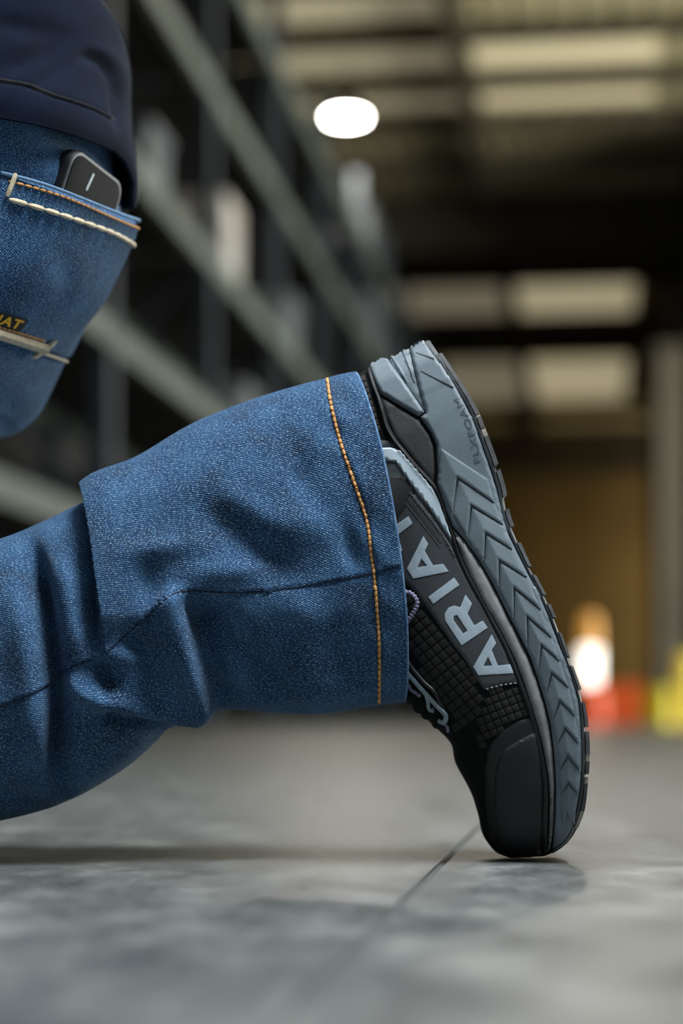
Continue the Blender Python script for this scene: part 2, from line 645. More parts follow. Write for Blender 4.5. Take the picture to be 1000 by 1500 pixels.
for d in (18.6, 20.2, 21.75, 23.3, 25.0, 30.0, 31.6, 36.5, 38.2, 46.0):
    hall_box('purlin', -9, 9, d - 0.07, d + 0.07, ZR - 0.22, ZR, M_steel_dark, ceiling)
for d, hh in ((14.5, 0.5), (27.4, 0.75), (49.5, 1.1)):
    hall_box('rafter', -9, 9, d - 0.5, d + 0.5, ZR - hh, ZR, M_steel_dark, ceiling)
hall_box('tie_beam', -1.44, -1.26, 4, 50, ZR - 0.4, ZR - 0.1, M_steel_dark, ceiling)

wall_back = hall_box('wall_back', -9, 9, 50.0, 50.3, 0, ZR + 0.2, M_wall)
tag(wall_back, 'tan clad end wall at the far end of the aisle', 'wall', kind='structure')
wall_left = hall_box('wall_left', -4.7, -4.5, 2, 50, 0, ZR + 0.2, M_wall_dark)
tag(wall_left, 'dark clad wall behind the left storage rack', 'wall', kind='structure')
wall_outer = hall_box('wall_outer', 9.0, 9.2, 3, 50.3, 0, ZR + 0.2, M_wall)  # plain wall closing the hall; no bay opening is built
tag(wall_outer, 'tan clad outer wall, right of the hall', 'wall', kind='structure')
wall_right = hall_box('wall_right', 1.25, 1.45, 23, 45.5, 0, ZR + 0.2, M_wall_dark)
tag(wall_right, 'dark partition wall right of the aisle', 'wall', kind='structure')
area_light('end_wall_fill', A(4.5, 47.6, 2.6), A(-2.0, 50.0, 2.6), 3.0, 190, (1.0, 0.86, 0.62), 4.0)  # hidden area light added to brighten the end wall
pil = empty('pillar', A(0.98, 24.0, 0))
tag(pil, 'pale grey steel pillar at the right edge of the aisle', 'pillar')
hall_box('pillar_shaft', 0.76, 1.10, 23.85, 24.15, 0.02, 4.4, M_pillar, pil, 0.01)
hall_box('base_plate', 0.66, 1.20, 23.75, 24.25, 0.0, 0.02, M_pillar, pil)
hall_box('cap_plate', 0.70, 1.16, 23.8, 24.2, 4.4, 4.44, M_pillar, pil)

# --- pallet rack on the left
M_up = mat('blue_grey_upright', rgb(58, 66, 74), rgb(44, 50, 58), 0.55, 2.0)
M_beam = mat('pale_grey_beam', rgb(96, 103, 97), rgb(74, 81, 75), 0.55, 2.0)
M_deckrack = mat('rack_deck', rgb(34, 34, 34), rgb(24, 24, 24), 0.8, 2.0)
M_white_box = mat('wrapped_white_carton', rgb(178, 176, 174), rgb(148, 144, 142), 0.5, 3.0)
M_grey_box = mat('grey_tote_plastic', rgb(112, 118, 122), rgb(86, 92, 97), 0.55, 3.0)
M_tan_box = mat('brown_carton', rgb(150, 126, 92), rgb(126, 102, 70), 0.8, 3.0)
M_teal_box = mat('teal_tote', rgb(22, 84, 84), rgb(14, 60, 62), 0.5, 3.0)
M_tape = mat('box_tape', rgb(176, 160, 124), None, 0.4, 5)
L0, L1 = -3.5, -2.4
LEVELS = [0.95, 1.93, 2.9, 4.0, 5.0]
rack = empty('pallet_rack', A(-2.4, 4.4, 0))
tag(rack, 'tall pallet rack with pale beams along the left of the aisle', 'rack')
ups = [4.4 + 2.7 * i for i in range(16)]
for d in ups:
    for l in (L1 - 0.1, L0):
        hall_box('upright', l, l + 0.1, d - 0.06, d + 0.06, 0.0, 5.7, M_up, rack)
    for k in range(6):
        z0 = 0.3 + k * 0.9
        a, b = AISLE @ Vector((L0 + 0.08, d, z0)), AISLE @ Vector((L1 - 0.08, d, z0 + 0.85))
        if k % 2: a.z, b.z = b.z, a.z
        v, f = tube([a, b], 0.02, 6)
        obj('brace', v, f, M_up, rack)
for d in ups[:-1]:
    for z in LEVELS:
        for l in (L1 - 0.06, L0):
            hall_box('beam', l, l + 0.06, d + 0.06, d + 2.64, z, z + 0.13, M_beam, rack)
        hall_box('shelf_deck', L0 + 0.06, L1 - 0.06, d + 0.06, d + 2.64, z + 0.11, z + 0.13, M_deckrack, rack)


def carton(l, d, z, sl, sd, sz, material, label, group, tape=True):
    o = empty('carton', A(l, d, z))
    tag(o, label, 'box', group)
    hall_box('body', l - sl / 2, l + sl / 2, d - sd / 2, d + sd / 2, z, z + sz, material, o, 0.01)
    if tape:
        hall_box('tape_strip', l - sl / 2 - 0.002, l + sl / 2 + 0.002, d - 0.03, d + 0.03, z + sz * 0.6, z + sz + 0.002, M_tape, o)
    return o


def tote(l, d, z, sl, sd, sz, material, label, group):
    o = empty('storage_tote', A(l, d, z))
    tag(o, label, 'tote', group)
    hall_box('body', l - sl / 2, l + sl / 2, d - sd / 2, d + sd / 2, z, z + sz * 0.88, material, o, 0.015)
    hall_box('lid', l - sl / 2 - 0.02, l + sl / 2 + 0.02, d - sd / 2 - 0.02, d + sd / 2 + 0.02, z + sz * 0.88, z + sz, material, o, 0.01)
    hall_box('handle', l + sl / 2, l + sl / 2 + 0.025, d - 0.12, d + 0.12, z + sz * 0.6, z + sz * 0.72, material, o)
    return o


def on(level): return LEVELS[level] + 0.13


goods = {'white wrapped carton': [(8.85, 1, 0.5, 0.5), (13.6, 2, 0.6, 0.6)],
         'grey plastic tote': [(10.9, 0, 0.45, 0.36), (8.4, 2, 0.6, 0.5), (11.2, 2, 0.5, 0.4), (9.2, 3, 0.7, 0.5), (16.4, 2, 0.7, 0.5), (22.4, 4, 1.0, 0.6), (14.3, 1, 0.6, 0.4), (18.9, 1, 0.7, 0.5), (23.0, 3, 1.0, 0.75), (24.4, 3, 0.8, 0.6)],
         'brown carton': [(16.5, 0, 0.7, 0.6), (13.4, 0, 0.6, 0.5), (19.2, 0, 0.8, 0.6), (21.8, 2, 0.8, 0.6), (24.6, 1, 0.8, 0.6), (11.0, 4, 0.8, 0.4)]}
LEVEL_WORD = ['lowest', 'second', 'third', 'fourth', 'top']
RANK = {1: [''], 2: ['nearer ', 'farther '], 3: ['nearest ', 'middle ', 'farthest ']}
for what, spots in goods.items():
    for lev in range(5):
        row = sorted(q for q in spots if q[1] == lev)
        for rank, (d, _, sd, sz) in zip(RANK.get(len(row), []), row):
            text = rank + what + ' on the ' + LEVEL_WORD[lev] + ' beam level of the left rack'
            if 'tote' in what:
                tote(-2.78, d, on(lev), 0.6, sd, sz, M_grey_box, text, 'grey totes on the left rack')
            else:
                carton(-2.78, d, on(lev), 0.6, sd, sz, M_white_box if 'white' in what else M_tan_box, text, what + 's on the left rack')
tote(-2.72, 12.6, on(4), 0.6, 1.2, 0.5, M_teal_box, 'blurred dark teal tote on the top level of the left rack', None)

# --- hanging lamp
M_house = mat('lamp_housing', rgb(60, 60, 60), None, 0.5, 10, metal=0.5)
M_lens = emit('lamp_lens', (1.0, 0.95, 0.86, 1), 60.0)


def high_bay(lat, dist, z, label, power):
    base = A(lat, dist, z)
    o = empty('high_bay_lamp', base)
    tag(o, label, 'lamp', 'high bay lamps over the aisle')
    T = Matrix.Translation(base)
    v, f = xf(lathe([(0.10, 0.20), (0.12, 0.10), (0.20, 0.06), (0.215, 0.0), (0.19, 0.0)][::-1], 28), T)
    obj('housing', v, f, M_house, o)
    v, f = xf(lathe([(0.005, -0.012), (0.18, -0.0018), (0.188, 0.002)], 28), T)
    obj('lens', v, f, M_lens, o)
    v, f = tube([base + Vector((0, 0, 0.2)), Vector((base.x, base.y, ZR - 0.01))], 0.008, 6)
    obj('suspension_cable', v, f, M_house, o)
    l = area_light('lamp_light', base + Vector((0, 0, -0.03)), base + Vector((0, 0, -3)), 0.34, power, (1.0, 0.92, 0.78))
    l.data.shape = 'DISK'


Yl = 20.4
xw = (507 - 500) * Yl / FPX
zl = H + (HOR - 172) * Yl / FPX
# world -> aisle coordinates
lt_, ds_ = DY * xw - DX * Yl, DX * xw + DY * Yl
high_bay(lt_, ds_, zl, 'glowing round high bay lamp hanging under the roof', 120)
high_bay(0.1, 13.0, zl, 'added unseen high bay lamp above the crate and drum', 170)  # unseen lamp added to brighten the things on the floor below


# --- cone, red crate and yellow guard posts at the end of the aisle
M_orange = mat('orange_cone_plastic', rgb(250, 96, 20), rgb(236, 80, 14), 0.5, 20)
M_amber = emit('glowing_amber_top', (0.9, 0.42, 0.08, 1), 0.42)  # weak glow added to brighten the amber top
M_glowband = emit('glowing_white_band', (1.0, 0.95, 0.86, 1), 2.6)  # glow added so the white band comes out fully bright
M_yellow = mat('yellow_paint', rgb(255, 236, 24), rgb(250, 222, 12), 0.45, 8)
M_red = mat('red_orange_plastic', rgb(255, 128, 56), rgb(255, 106, 40), 0.5, 8)


def floor_pt(u, Y):
    return Vector(((u - 500) * Y / FPX, -D + Y, 0))


Yc = 13.0
p = floor_pt(864, Yc)
cone = empty('glowing_post', p)
tag(cone, 'white post with an added glow, amber top and orange foot, right of the shoe', 'lamp')
T = Matrix.Translation(p)
v, f = xf(box_mesh(0.30, 0.30, 0.03, 0.008), T @ Matrix.Translation((0, 0, 0.015)))
obj('base', v, f, M_orange, cone)
v, f = xf(lathe([(0.11, 0.03), (0.10, 0.20), (0.08, 0.26), (0.06, 0.275)], 24), T)
obj('foot', v, f, M_orange, cone)
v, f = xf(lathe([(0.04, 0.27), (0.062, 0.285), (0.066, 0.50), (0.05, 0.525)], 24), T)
obj('glow_band', v, f, M_glowband, cone)
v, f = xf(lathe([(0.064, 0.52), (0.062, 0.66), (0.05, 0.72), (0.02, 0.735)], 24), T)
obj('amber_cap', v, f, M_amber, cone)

p = floor_pt(905, Yc + 0.6)
crate = empty('plastic_crate', p)
tag(crate, 'red-orange plastic crate on the floor between the glowing post and the yellow drum', 'crate')
T = Matrix.Translation(p)
v, f = merge([xf(box_mesh(0.03, 0.24, 0.24, 0.004), Matrix.Translation((-0.125, 0, 0.14))), xf(box_mesh(0.03, 0.24, 0.24, 0.004), Matrix.Translation((0.125, 0, 0.14))),
              xf(box_mesh(0.25, 0.02, 0.24, 0.004), Matrix.Translation((0, -0.11, 0.14))), xf(box_mesh(0.25, 0.02, 0.24, 0.004), Matrix.Translation((0, 0.11, 0.14)))])
obj('crate_wall', *xf((v, f), T), M_red, crate)
obj('crate_base', *xf(box_mesh(0.27, 0.24, 0.03, 0.004), T @ Matrix.Translation((0, 0, 0.018))), M_red, crate)
for z in (0.10, 0.18):
    obj('rib', *xf(box_mesh(0.29, 0.012, 0.02, 0.003), T @ Matrix.Translation((0, -0.124, z))), M_red, crate)
obj('rim', *xf(merge([box_mesh(0.31, 0.03, 0.03, 0.004), xf(box_mesh(0.31, 0.03, 0.03, 0.004), Matrix.Translation((0, 0.25, 0))),
                      xf(box_mesh(0.03, 0.26, 0.03, 0.004), Matrix.Translation((-0.14, 0.125, 0))), xf(box_mesh(0.03, 0.26, 0.03, 0.004), Matrix.Translation((0.14, 0.125, 0)))]),
               T @ Matrix.Translation((0, -0.125, 0.27))), M_red, crate)

p = floor_pt(963, Yc - 0.4)
drum = empty('yellow_drum', p)
tag(drum, 'small yellow drum on the floor near the right edge', 'drum')
T = Matrix.Translation(p)
obj('drum_body', *xf(lathe([(0.085, 0.0), (0.092, 0.01), (0.088, 0.02), (0.088, 0.08), (0.092, 0.085), (0.088, 0.09), (0.088, 0.16), (0.092, 0.165), (0.088, 0.17), (0.088, 0.24), (0.092, 0.25), (0.08, 0.25)], 28), T), M_yellow, drum)
obj('drum_lid', *xf(lathe([(0.08, 0.242), (0.02, 0.242)], 28), T), M_yellow, drum)
obj('drum_cap', *xf(lathe([(0.02, 0.243), (0.02, 0.262), (0.015, 0.266)], 16), T @ Matrix.Translation((0.04, 0, 0))), M_yellow, drum)

p = floor_pt(1003, Yc + 0.3)
gp = empty('guard_post', p)
tag(gp, 'taller yellow guard post cut by the right edge', 'guard post')
T = Matrix.Translation(p)
obj('post', *xf(lathe([(0.06, 0.01), (0.06, 0.44), (0.05, 0.48), (0.02, 0.49)], 24), T), M_yellow, gp)
obj('base_plate', *xf(lathe([(0.11, 0.0), (0.11, 0.012), (0.07, 0.014)], 24), T), M_yellow, gp)

# ------------------------------------------------------------------ trouser leg (kneeling leg, seen from outside)
YC = 0.045
T_LEG = [(517, 547), (480, 555), (400, 577), (330, 602), (270, 629), (200, 674), (150, 706), (118, 734), (68, 764), (11, 788), (-40, 800), (-120, 820), (-250, 870), (-400, 930), (-550, 965), (-680, 1015), (-745, 1090)]
B_LEG = [(590, 1029), (552, 1034), (470, 1046), (400, 1044), (350, 1040), (306, 1044), (256, 1062), (190, 1120), (110, 1169), (50, 1192), (-30, 1208), (-130, 1226), (-250, 1242), (-400, 1250), (-550, 1251), (-680, 1248), (-745, 1200)]
DEP = [0.057, 0.057, 0.058, 0.060, 0.062, 0.064, 0.066, 0.068, 0.070, 0.072, 0.073, 0.074, 0.074, 0.074, 0.072, 0.06, 0.03]
BOW = [21, 20, 17, 13, 10, 7, 4, 2, 1, 0, 0, 0, 0, 0, 0, 0, 0]


def blob(u, v, cu, cv, ru, rv, ang=0.0):
    a = math.radians(ang)
    x, y = u - cu, v - cv
    p, q = x * math.cos(a) + y * math.sin(a), -x * math.sin(a) + y * math.cos(a)
    return np.exp(-(p / ru) ** 2 - (q / rv) ** 2)


def fold(pts, line, amp, wl, wr=None, taper=0.15, sharp=False):
    """ridge or valley along a traced line; wl / wr are widths on its left and right sides (px), amp in mm"""
    wr = wr or wl
    L = smooth_line(line, 8)
    d, s, fr = seg_dist(pts, L)
    w = np.where(s > 0, wl, wr)
    e = np.minimum(fr, 1 - fr) / max(taper, 1e-3)
    end = np.clip(e, 0, 1)
    end = np.where((fr < 1e-4) | (fr > 1 - 1e-4), 0.0, end)
    end = end * end * (3 - 2 * end)
    g = np.exp(-np.abs(d / w)) if sharp else np.exp(-(d / w) ** 2)
    # let ends fade instead of cutting
    endp = np.where((fr < 1e-4) | (fr > 1 - 1e-4), 0.0, 1.0) * end
    return amp * g * endp


SEAM = [(584, 828), (547, 838), (474, 852), (420, 861), (376, 866), (320, 866), (277, 864), (255, 868), (238, 880), (215, 902), (199, 915), (178, 934), (158, 953), (133, 965), (97, 979), (70, 1004), (30, 1022), (0, 1033), (-60, 1052)]


def leg_disp(u, v):
    pts = np.stack([u, v], -1)
    d = np.zeros(len(u))
    # overlap edge: cloth to the right lies over the cloth to the left
    Lb = smooth_line([(126, 700), (134, 745), (139, 800), (143, 860), (149, 915), (154, 962)], 8)
    dd, s, fr = seg_dist(pts, Lb)
    end = np.clip((1 - fr) / 0.22, 0, 1)
    end = np.where(fr > 0.9999, 0, end)
    right = s < 0
    d += end * np.where(right, 6.5 * np.exp(-(dd / 60) ** 2), -13.0 * np.exp(-(dd / 20)) + 9.0 * np.exp(-(dd / 4) ** 2))
    # long deep valley further left
    d += fold(pts, [(40, 770), (52, 830), (68, 900), (80, 970), (86, 1040), (88, 1100), (92, 1150), (96, 1192)], -15, 17, 13, 0.2)
    d += fold(pts, [(84, 800), (100, 860), (112, 930), (120, 985)], 4.0, 20, 16, 0.3)
    d += fold(pts, [(10, 820), (25, 890), (40, 980), (50, 1080), (55, 1150)], 4.0, 26, 20, 0.3)
    # ridge dropping from the seam to the bump on the underside, shaded valley to its right
    d += fold(pts, [(232, 862), (250, 885), (260, 920), (268, 955), (282, 1000), (304, 1044), (312, 1060)], 7.8, 34, 19, 0.12)
    d += fold(pts, [(272, 868), (290, 915), (300, 960), (316, 1010), (328, 1050)], -8.0, 14, 26, 0.15)
    d += fold(pts, [(282, 880), (335, 934), (380, 976), (398, 1035)], -6.5, 30, 26, 0.2)
    # swoop running left from the bump
    d += fold(pts, [(88, 985), (112, 1012), (150, 1030), (200, 1040), (255, 1046), (310, 1044)], 5.0, 14, 18, 0.15)
    d += fold(pts, [(135, 1040), (170, 1054), (215, 1064), (262, 1070)], -6.0, 10, 14, 0.3)
    d += fold(pts, [(140, 958), (150, 985), (162, 1005), (172, 1020)], -6.5, 12, 12, 0.3)
    d += fold(pts, [(178, 905), (200, 940), (235, 985), (252, 1020)], -5.0, 22, 20, 0.3)
    d += fold(pts, [(130, 975), (165, 960), (200, 965), (215, 985)], 2.5, 14, 14, 0.3)
    # soft dents and swells on the upper panel
    d += fold(pts, [(262, 722), (300, 748), (345, 778), (395, 814), (430, 848), (450, 868)], -3.2, 30, 24, 0.35)
    d += -1.6 * blob(u, v, 398, 822, 40, 26, 35)
    d += fold(pts, [(300, 700), (350, 735), (410, 770), (450, 800)], 1.6, 22, 22, 0.35)
    d += -3.0 * blob(u, v, 512, 800, 16, 40, -15)
    d += -2.5 * blob(u, v, 440, 690, 22, 60, -25)
    d += -2.4 * blob(u, v, 216, 852, 20, 34, 0)
    d += 3.2 * blob(u, v, 232, 806, 46, 18, -10)
    d += 2.8 * blob(u, v, 330, 838, 60, 20, -6)
    d += 2.5 * blob(u, v, 450, 770, 40, 30, 30)
    d += 3.0 * blob(u, v, 440, 895, 40, 32, 30)
    d += -2.5 * blob(u, v, 500, 960, 30, 60, -20)
    d += 2.2 * blob(u, v, 470, 1010, 60, 22, 0)
    d += -3.5 * blob(u, v, 20, 1175, 60, 22, 10)
    d += 2.0 * blob(u, v, 200, 720, 50, 30, -30)
    # hem band: doubled cloth, slightly puckered beside the stitching
    return d


HEMST = [(480, 556), (483, 578), (487, 598), (500, 650), (516, 696), (537, 759), (545, 811), (550, 852), (555, 920), (557, 972), (556, 1031)]


def leg_fine(u, v):
    pts = np.stack([u, v], -1)
    d = np.zeros(len(u))
    Ls = smooth_line(SEAM, 6)
    dd, s, fr = seg_dist(pts, Ls)
    above = s > 0
    d += np.where(above, 0.9 * np.exp(-dd / 14.0), -0.9 * np.exp(-dd / 4.0))
    Lh = smooth_line(HEMST, 6)
    dd, s, fr = seg_dist(pts, Lh)
    hem = s < 0
    d += np.where(hem, 0.9 * (1 - np.exp(-dd / 5.0)), -1.3 * np.exp(-dd / 7.0)) - 0.9 * np.exp(-(dd / 3.0) ** 2)
    ph = v * 0.115 + 1.3 * np.sin(v * 0.021)
    d += 0.35 * np.sin(ph) * np.exp(-dd / 20.0)
    d += np.where(hem, 0.75, 0.5) * np.sin(0.085 * v - 0.075 * u + 0.8 * np.sin(v * 0.03)) * np.exp(-(dd / 34.0) ** 2)
    # fine crumple
    r = np.random.default_rng(3)
    for k in range(26):
        a = r.uniform(0, math.pi)
        f = r.uniform(0.02, 0.11)
        d += 0.010 / f * 0.35 * np.sin(f * (u * math.cos(a) + v * math.sin(a)) + r.uniform(0, 6.28)) * 0.55
    return d


def loft(Tp, Bp, dep, yc, ts, th, n=2.2, bow=None):
    Tq, Bq = crom(Tp, ts), crom(Bp, ts)
    dq = crom(np.array(dep)[:, None], ts)[:, 0]
    yq = crom(np.array(yc)[:, None], ts)[:, 0] if hasattr(yc, '__len__') else np.full(len(ts), yc)
    bq = crom(np.array(bow, float)[:, None], ts)[:, 0] if bow is not None else np.zeros(len(ts))
    c, s = np.cos(th), np.sin(th)
    cc = np.sign(c) * np.abs(c) ** (2 / n)
    ss = np.sign(s) * np.abs(s) ** (2 / n)
    Cq, Aq = (Tq + Bq) / 2, (Tq - Bq) / 2
    k = (D + yq) / D
    px = Cq[:, None, :] + Aq[:, None, :] * cc[None, :, None]
    X = (px[..., 0] - 500 + bq[:, None] * (s * np.abs(s))[None]) * S * k[:, None]
    Z = H + (HOR - px[..., 1]) * S * k[:, None]
    Y = yq[:, None] - dq[:, None] * ss[None]
    return np.stack([X, Y, Z], -1)


def grid_normals(P, wrap=True):
    dt = np.gradient(P, axis=0)
    if wrap:
        dth = (np.roll(P, -1, 1) - np.roll(P, 1, 1))
    else:
        dth = np.gradient(P, axis=1)
    n = np.cross(dt, dth)
    return n / (np.linalg.norm(n, axis=-1, keepdims=True) + 1e-15)


def grid_faces(nt, nth, flip=False, caps=False, off=0):
    F = []
    for i in range(nt - 1):
        for j in range(nth):
            q = (off + i * nth + j, off + i * nth + (j + 1) % nth, off + (i + 1) * nth + (j + 1) % nth, off + (i + 1) * nth + j)
            F.append(q[::-1] if flip else q)
    if caps:
        a = tuple(off + j for j in range(nth))
        b = tuple(off + (nt - 1) * nth + j for j in range(nth))
        F.append(a[::-1] if not flip else a)
        F.append(b if not flip else b[::-1])
    return F


# parameter samples: dense where the photo looks
ts = np.concatenate([np.linspace(0, 10.5, 330), np.linspace(10.6, 16, 40)])
th = np.concatenate([np.linspace(-0.12, math.pi + 0.12, 250, endpoint=False), np.linspace(math.pi + 0.12, 2 * math.pi - 0.12, 70, endpoint=False)])
P = loft(T_LEG, B_LEG, DEP, YC, ts, th, 2.3, BOW)
N = grid_normals(P)
cen = P.mean(1, keepdims=True)
if ((P - cen) * N).sum() < 0: N = -N
u, v = to_px(P)
front = np.clip(np.abs(np.sin(th)) / 0.5, 0, 1)
front = (front * front * (3 - 2 * front))[None, :]
amp = (1.55 * leg_disp(u.ravel(), v.ravel()).reshape(u.shape) * (0.2 + 0.8 * front)) * np.clip((12 - ts) / 1.5, 0, 1)[:, None]
P = P + N * (amp[..., None] * 0.001)
N2 = grid_normals(P)
if ((P - cen) * N2).sum() < 0: N2 = -N2
fine = leg_fine(u.ravel(), v.ravel()).reshape(u.shape) * front * np.clip((12 - ts) / 1.5, 0, 1)[:, None]
P = P + N2 * (fine[..., None] * 0.001)
# rolled hem edge: round the first rows inwards, then an inner wall
nt, nth = len(ts), len(th)
cen0 = P[:1].mean(1, keepdims=True)
first = P[0]
inw = (cen0[0] - first)
inw = inw / np.linalg.norm(inw, axis=-1, keepdims=True)
rows = [P]
roll = [first + np.array([0.0012, 0, 0])[None] + inw * 0.0006, first + np.array([0.0012, 0, 0])[None] + inw * 0.0020, first + inw * 0.0030]
for row in (8, 24, 48, 80):
    ci = P[row].mean(0, keepdims=True) - P[row]
    ci = ci / np.linalg.norm(ci, axis=-1, keepdims=True)
    roll.append(P[row] + ci * 0.0045)
PP = np.concatenate([np.array(roll)[::-1], P], 0)
uvL = np.concatenate([[0], np.cumsum(np.linalg.norm(np.diff(PP.mean(1), axis=0), axis=1))])
per = np.concatenate([[0], np.cumsum(np.linalg.norm(np.diff(P[nt // 3], axis=0), axis=1))])
UV = np.stack(np.broadcast_arrays(uvL[:, None] * 100, per[None, :] * 100), -1).reshape(-1, 2)
leg_V = PP.reshape(-1, 3)
leg_F = grid_faces(len(PP), nth, flip=False)
f_ = leg_F[(len(PP) // 2) * nth + 125]
a, b, c = (leg_V[k] for k in f_[:3])
if np.cross(b - a, c - a)[1] > 0: leg_F = [f[::-1] for f in leg_F]
leg_F.append(tuple(len(leg_V) - nth + j for j in range(nth)))

# ------------------------------------------------------------------ seat and thigh
R_HIP = [(-20, -330), (20, -150), (108, 60), (154, 170), (163, 250), (177, 320), (164, 366), (138, 422), (108, 481), (79, 543), (54, 592), (28, 617), (-6, 626), (-70, 672), (-170, 765), (-310, 900), (-420, 1010), (-480, 1090)]
L_HIP = [(-430, -480), (-420, -330), (-400, -140), (-390, -40), (-390, 40), (-395, 110), (-405, 170), (-415, 230), (-430, 300), (-450, 380), (-480, 460), (-510, 540), (-540, 620), (-580, 720), (-640, 830), (-700, 960), (-735, 1070), (-735, 1150)]
Y_HIP = [0.15] * 10 + [0.145, 0.14, 0.13, 0.11, 0.085, 0.06, 0.05, 0.05]
D_HIP = [0.130, 0.140, 0.155, 0.167, 0.172, 0.172, 0.171, 0.17, 0.168, 0.165, 0.16, 0.15, 0.138, 0.12, 0.10, 0.085, 0.075, 0.05]
ts2 = np.concatenate([np.linspace(0, 2.4, 12, endpoint=False), np.linspace(2.4, 12.4, 150), np.linspace(12.6, 17, 24)])
th2 = np.concatenate([np.linspace(-0.5, 2.2, 170, endpoint=False), np.linspace(2.2, 2 * math.pi - 0.5, 60, endpoint=False)])
Q = loft(R_HIP, L_HIP, D_HIP, Y_HIP, ts2, th2, 2.0)
NQ = grid_normals(Q)
cq = Q.mean(1, keepdims=True)
if ((Q - cq) * NQ).sum() < 0: NQ = -NQ
uq, vq = to_px(Q)
dq = np.zeros(uq.size)
pq = np.stack([uq.ravel(), vq.ravel()], -1)
dq += fold(pq, [(-60, 560), (0, 590), (45, 600)], -3.0, 22, 22, 0.3)
dq += fold(pq, [(60, 340), (70, 400), (60, 460)], -1.2, 14, 14, 0.3)
r_ = np.random.default_rng(5)
for k in range(18):
    a_ = r_.uniform(0, math.pi)
    f_ = r_.uniform(0.02, 0.08)
    dq += 0.004 / f_ * np.sin(f_ * (uq.ravel() * math.cos(a_) + vq.ravel() * math.sin(a_)) + r_.uniform(0, 6.28)) * 0.6
Q = Q + NQ * (dq.reshape(uq.shape)[..., None] * 0.001)
hip_V = Q.reshape(-1, 3)
hip_F = grid_faces(len(ts2), len(th2))
j0 = len(hip_F) // 2
cc_ = [hip_V[i] for i in hip_F[70 * len(th2) + 60]]
if np.dot(np.cross(cc_[1] - cc_[0], cc_[2] - cc_[0]), np.array([0, -1, 0])) < 0:
    hip_F = [f[::-1] for f in hip_F]
n2 = len(th2)
hip_F.append(tuple(range(n2)))
hip_F.append(tuple(len(hip_V) - n2 + j for j in range(n2)))
uvl2 = np.concatenate([[0], np.cumsum(np.linalg.norm(np.diff(Q.mean(1), axis=0), axis=1))])
per2 = np.concatenate([[0], np.cumsum(np.linalg.norm(np.diff(Q[60], axis=0), axis=1))])
UV2 = np.stack(np.broadcast_arrays(per2[None, :] * 100 + 40, uvl2[:, None] * 100 + 30), -1).reshape(-1, 2)

person = empty('person', W(-600, 1258, YC))
person.location.z = 0
tag(person, 'person kneeling in blue jeans and a navy shirt, toes bent on the floor', 'person')
o = len(leg_V)
hip_first = len(leg_F)
jeans = obj('jeans', np.vstack([leg_V, hip_V]), list(leg_F) + [tuple(i + o for i in f) for f in hip_F], M_denim, person, np.vstack([UV, UV2]), 180)
jeans.data.materials.append(M_denim_hip)
for pi in range(hip_first, len(jeans.data.polygons)): jeans.data.polygons[pi].material_index = 1
tag(jeans, 'blue washed denim jeans with a golden hem stitch')
leg_S = Surf(leg_V, leg_F)
hip_S = Surf(hip_V, hip_F)

st = stitches(HEMST, leg_S, 7.0, 1.2, 0.00105, 0.9)
V, F = merge(st)
o = obj('hem_stitching', V, F, M_thread, jeans)
tag(o, 'golden orange thread along the hem', kind='stuff')
# worn pale rim of the hem
rim = [Vector(q) for q in (first + inw * 0.0008 + np.array([0.0010, 0, 0])[None])[::2]]
obj('hem_edge', *tube(rim, 0.0008, 7, closed=True), M_worn_edge, jeans)
# seam thread, hidden where the overlap swallows it
segs = [SEAM[:13], SEAM[13:15], SEAM[15:18]]
V, F = merge([bead_line(smooth_line(sg, 5) + np.array([0, 1.5]), leg_S, 0.0005, 0.1) for sg in segs if len(sg) > 1])
obj('side_seam', V, F, M_indigo_thread, jeans)

# sock inside the leg
v, f = tube([W(480, 800, YC), W(560, 745, YC), W(610, 720, YC)], [0.042, 0.036, 0.034], 24)
obj('sock', v, f, M_sock, person)

# --- back pocket on the seat, laid out along the rings of the seat
tsd = ts2
iu, iv = uq, vq


def hip_param(u0, v0):
    m = (np.sin(th2) > -0.05)[None, :] & np.ones_like(uq, bool)
    d2 = (uq - u0) ** 2 + (vq - v0) ** 2 + np.where(m, 0, 1e9)
    i, j = np.unravel_index(np.argmin(d2), d2.shape)
    return ts2[i], th2[j]


def hip_at(t, a, lift=0.0):
    i = np.interp(t, ts2, np.arange(len(ts2)))
    j = np.interp(a, th2, np.arange(len(th2)))
    i0, j0 = int(min(i, len(ts2) - 2)), int(min(j, len(th2) - 2))
    fi, fj = i - i0, j - j0
    f = lambda G: (G[i0, j0] * (1 - fi) * (1 - fj) + G[i0 + 1, j0] * fi * (1 - fj) + G[i0, j0 + 1] * (1 - fi) * fj + G[i0 + 1, j0 + 1] * fi * fj)
    return Vector(f(Q)) + Vector(f(NQ)).normalized() * lift


def edge_fit(pxs):
    q = np.array([hip_param(*p) for p in pxs])
    k = np.polyfit(q[:, 1], q[:, 0], 1)
    return lambda a: float(np.polyval(k, a))


top_e = edge_fit([(2, 254), (60, 273), (110, 291), (160, 311)])
bot_e = edge_fit([(2, 492), (30, 499), (60, 508)])
amin, amax = -0.42, hip_param(-12, 262)[1]
na, nb = 60, 40
def lift(fr, a):
    wa = 1.0 / (1 + math.exp(-(0.86 - a) / 0.05)) / (1 + math.exp(-(a + 0.02) / 0.05))
    return 0.0022 + 0.0135 * wa / (1 + math.exp((fr - 0.80) / 0.07))


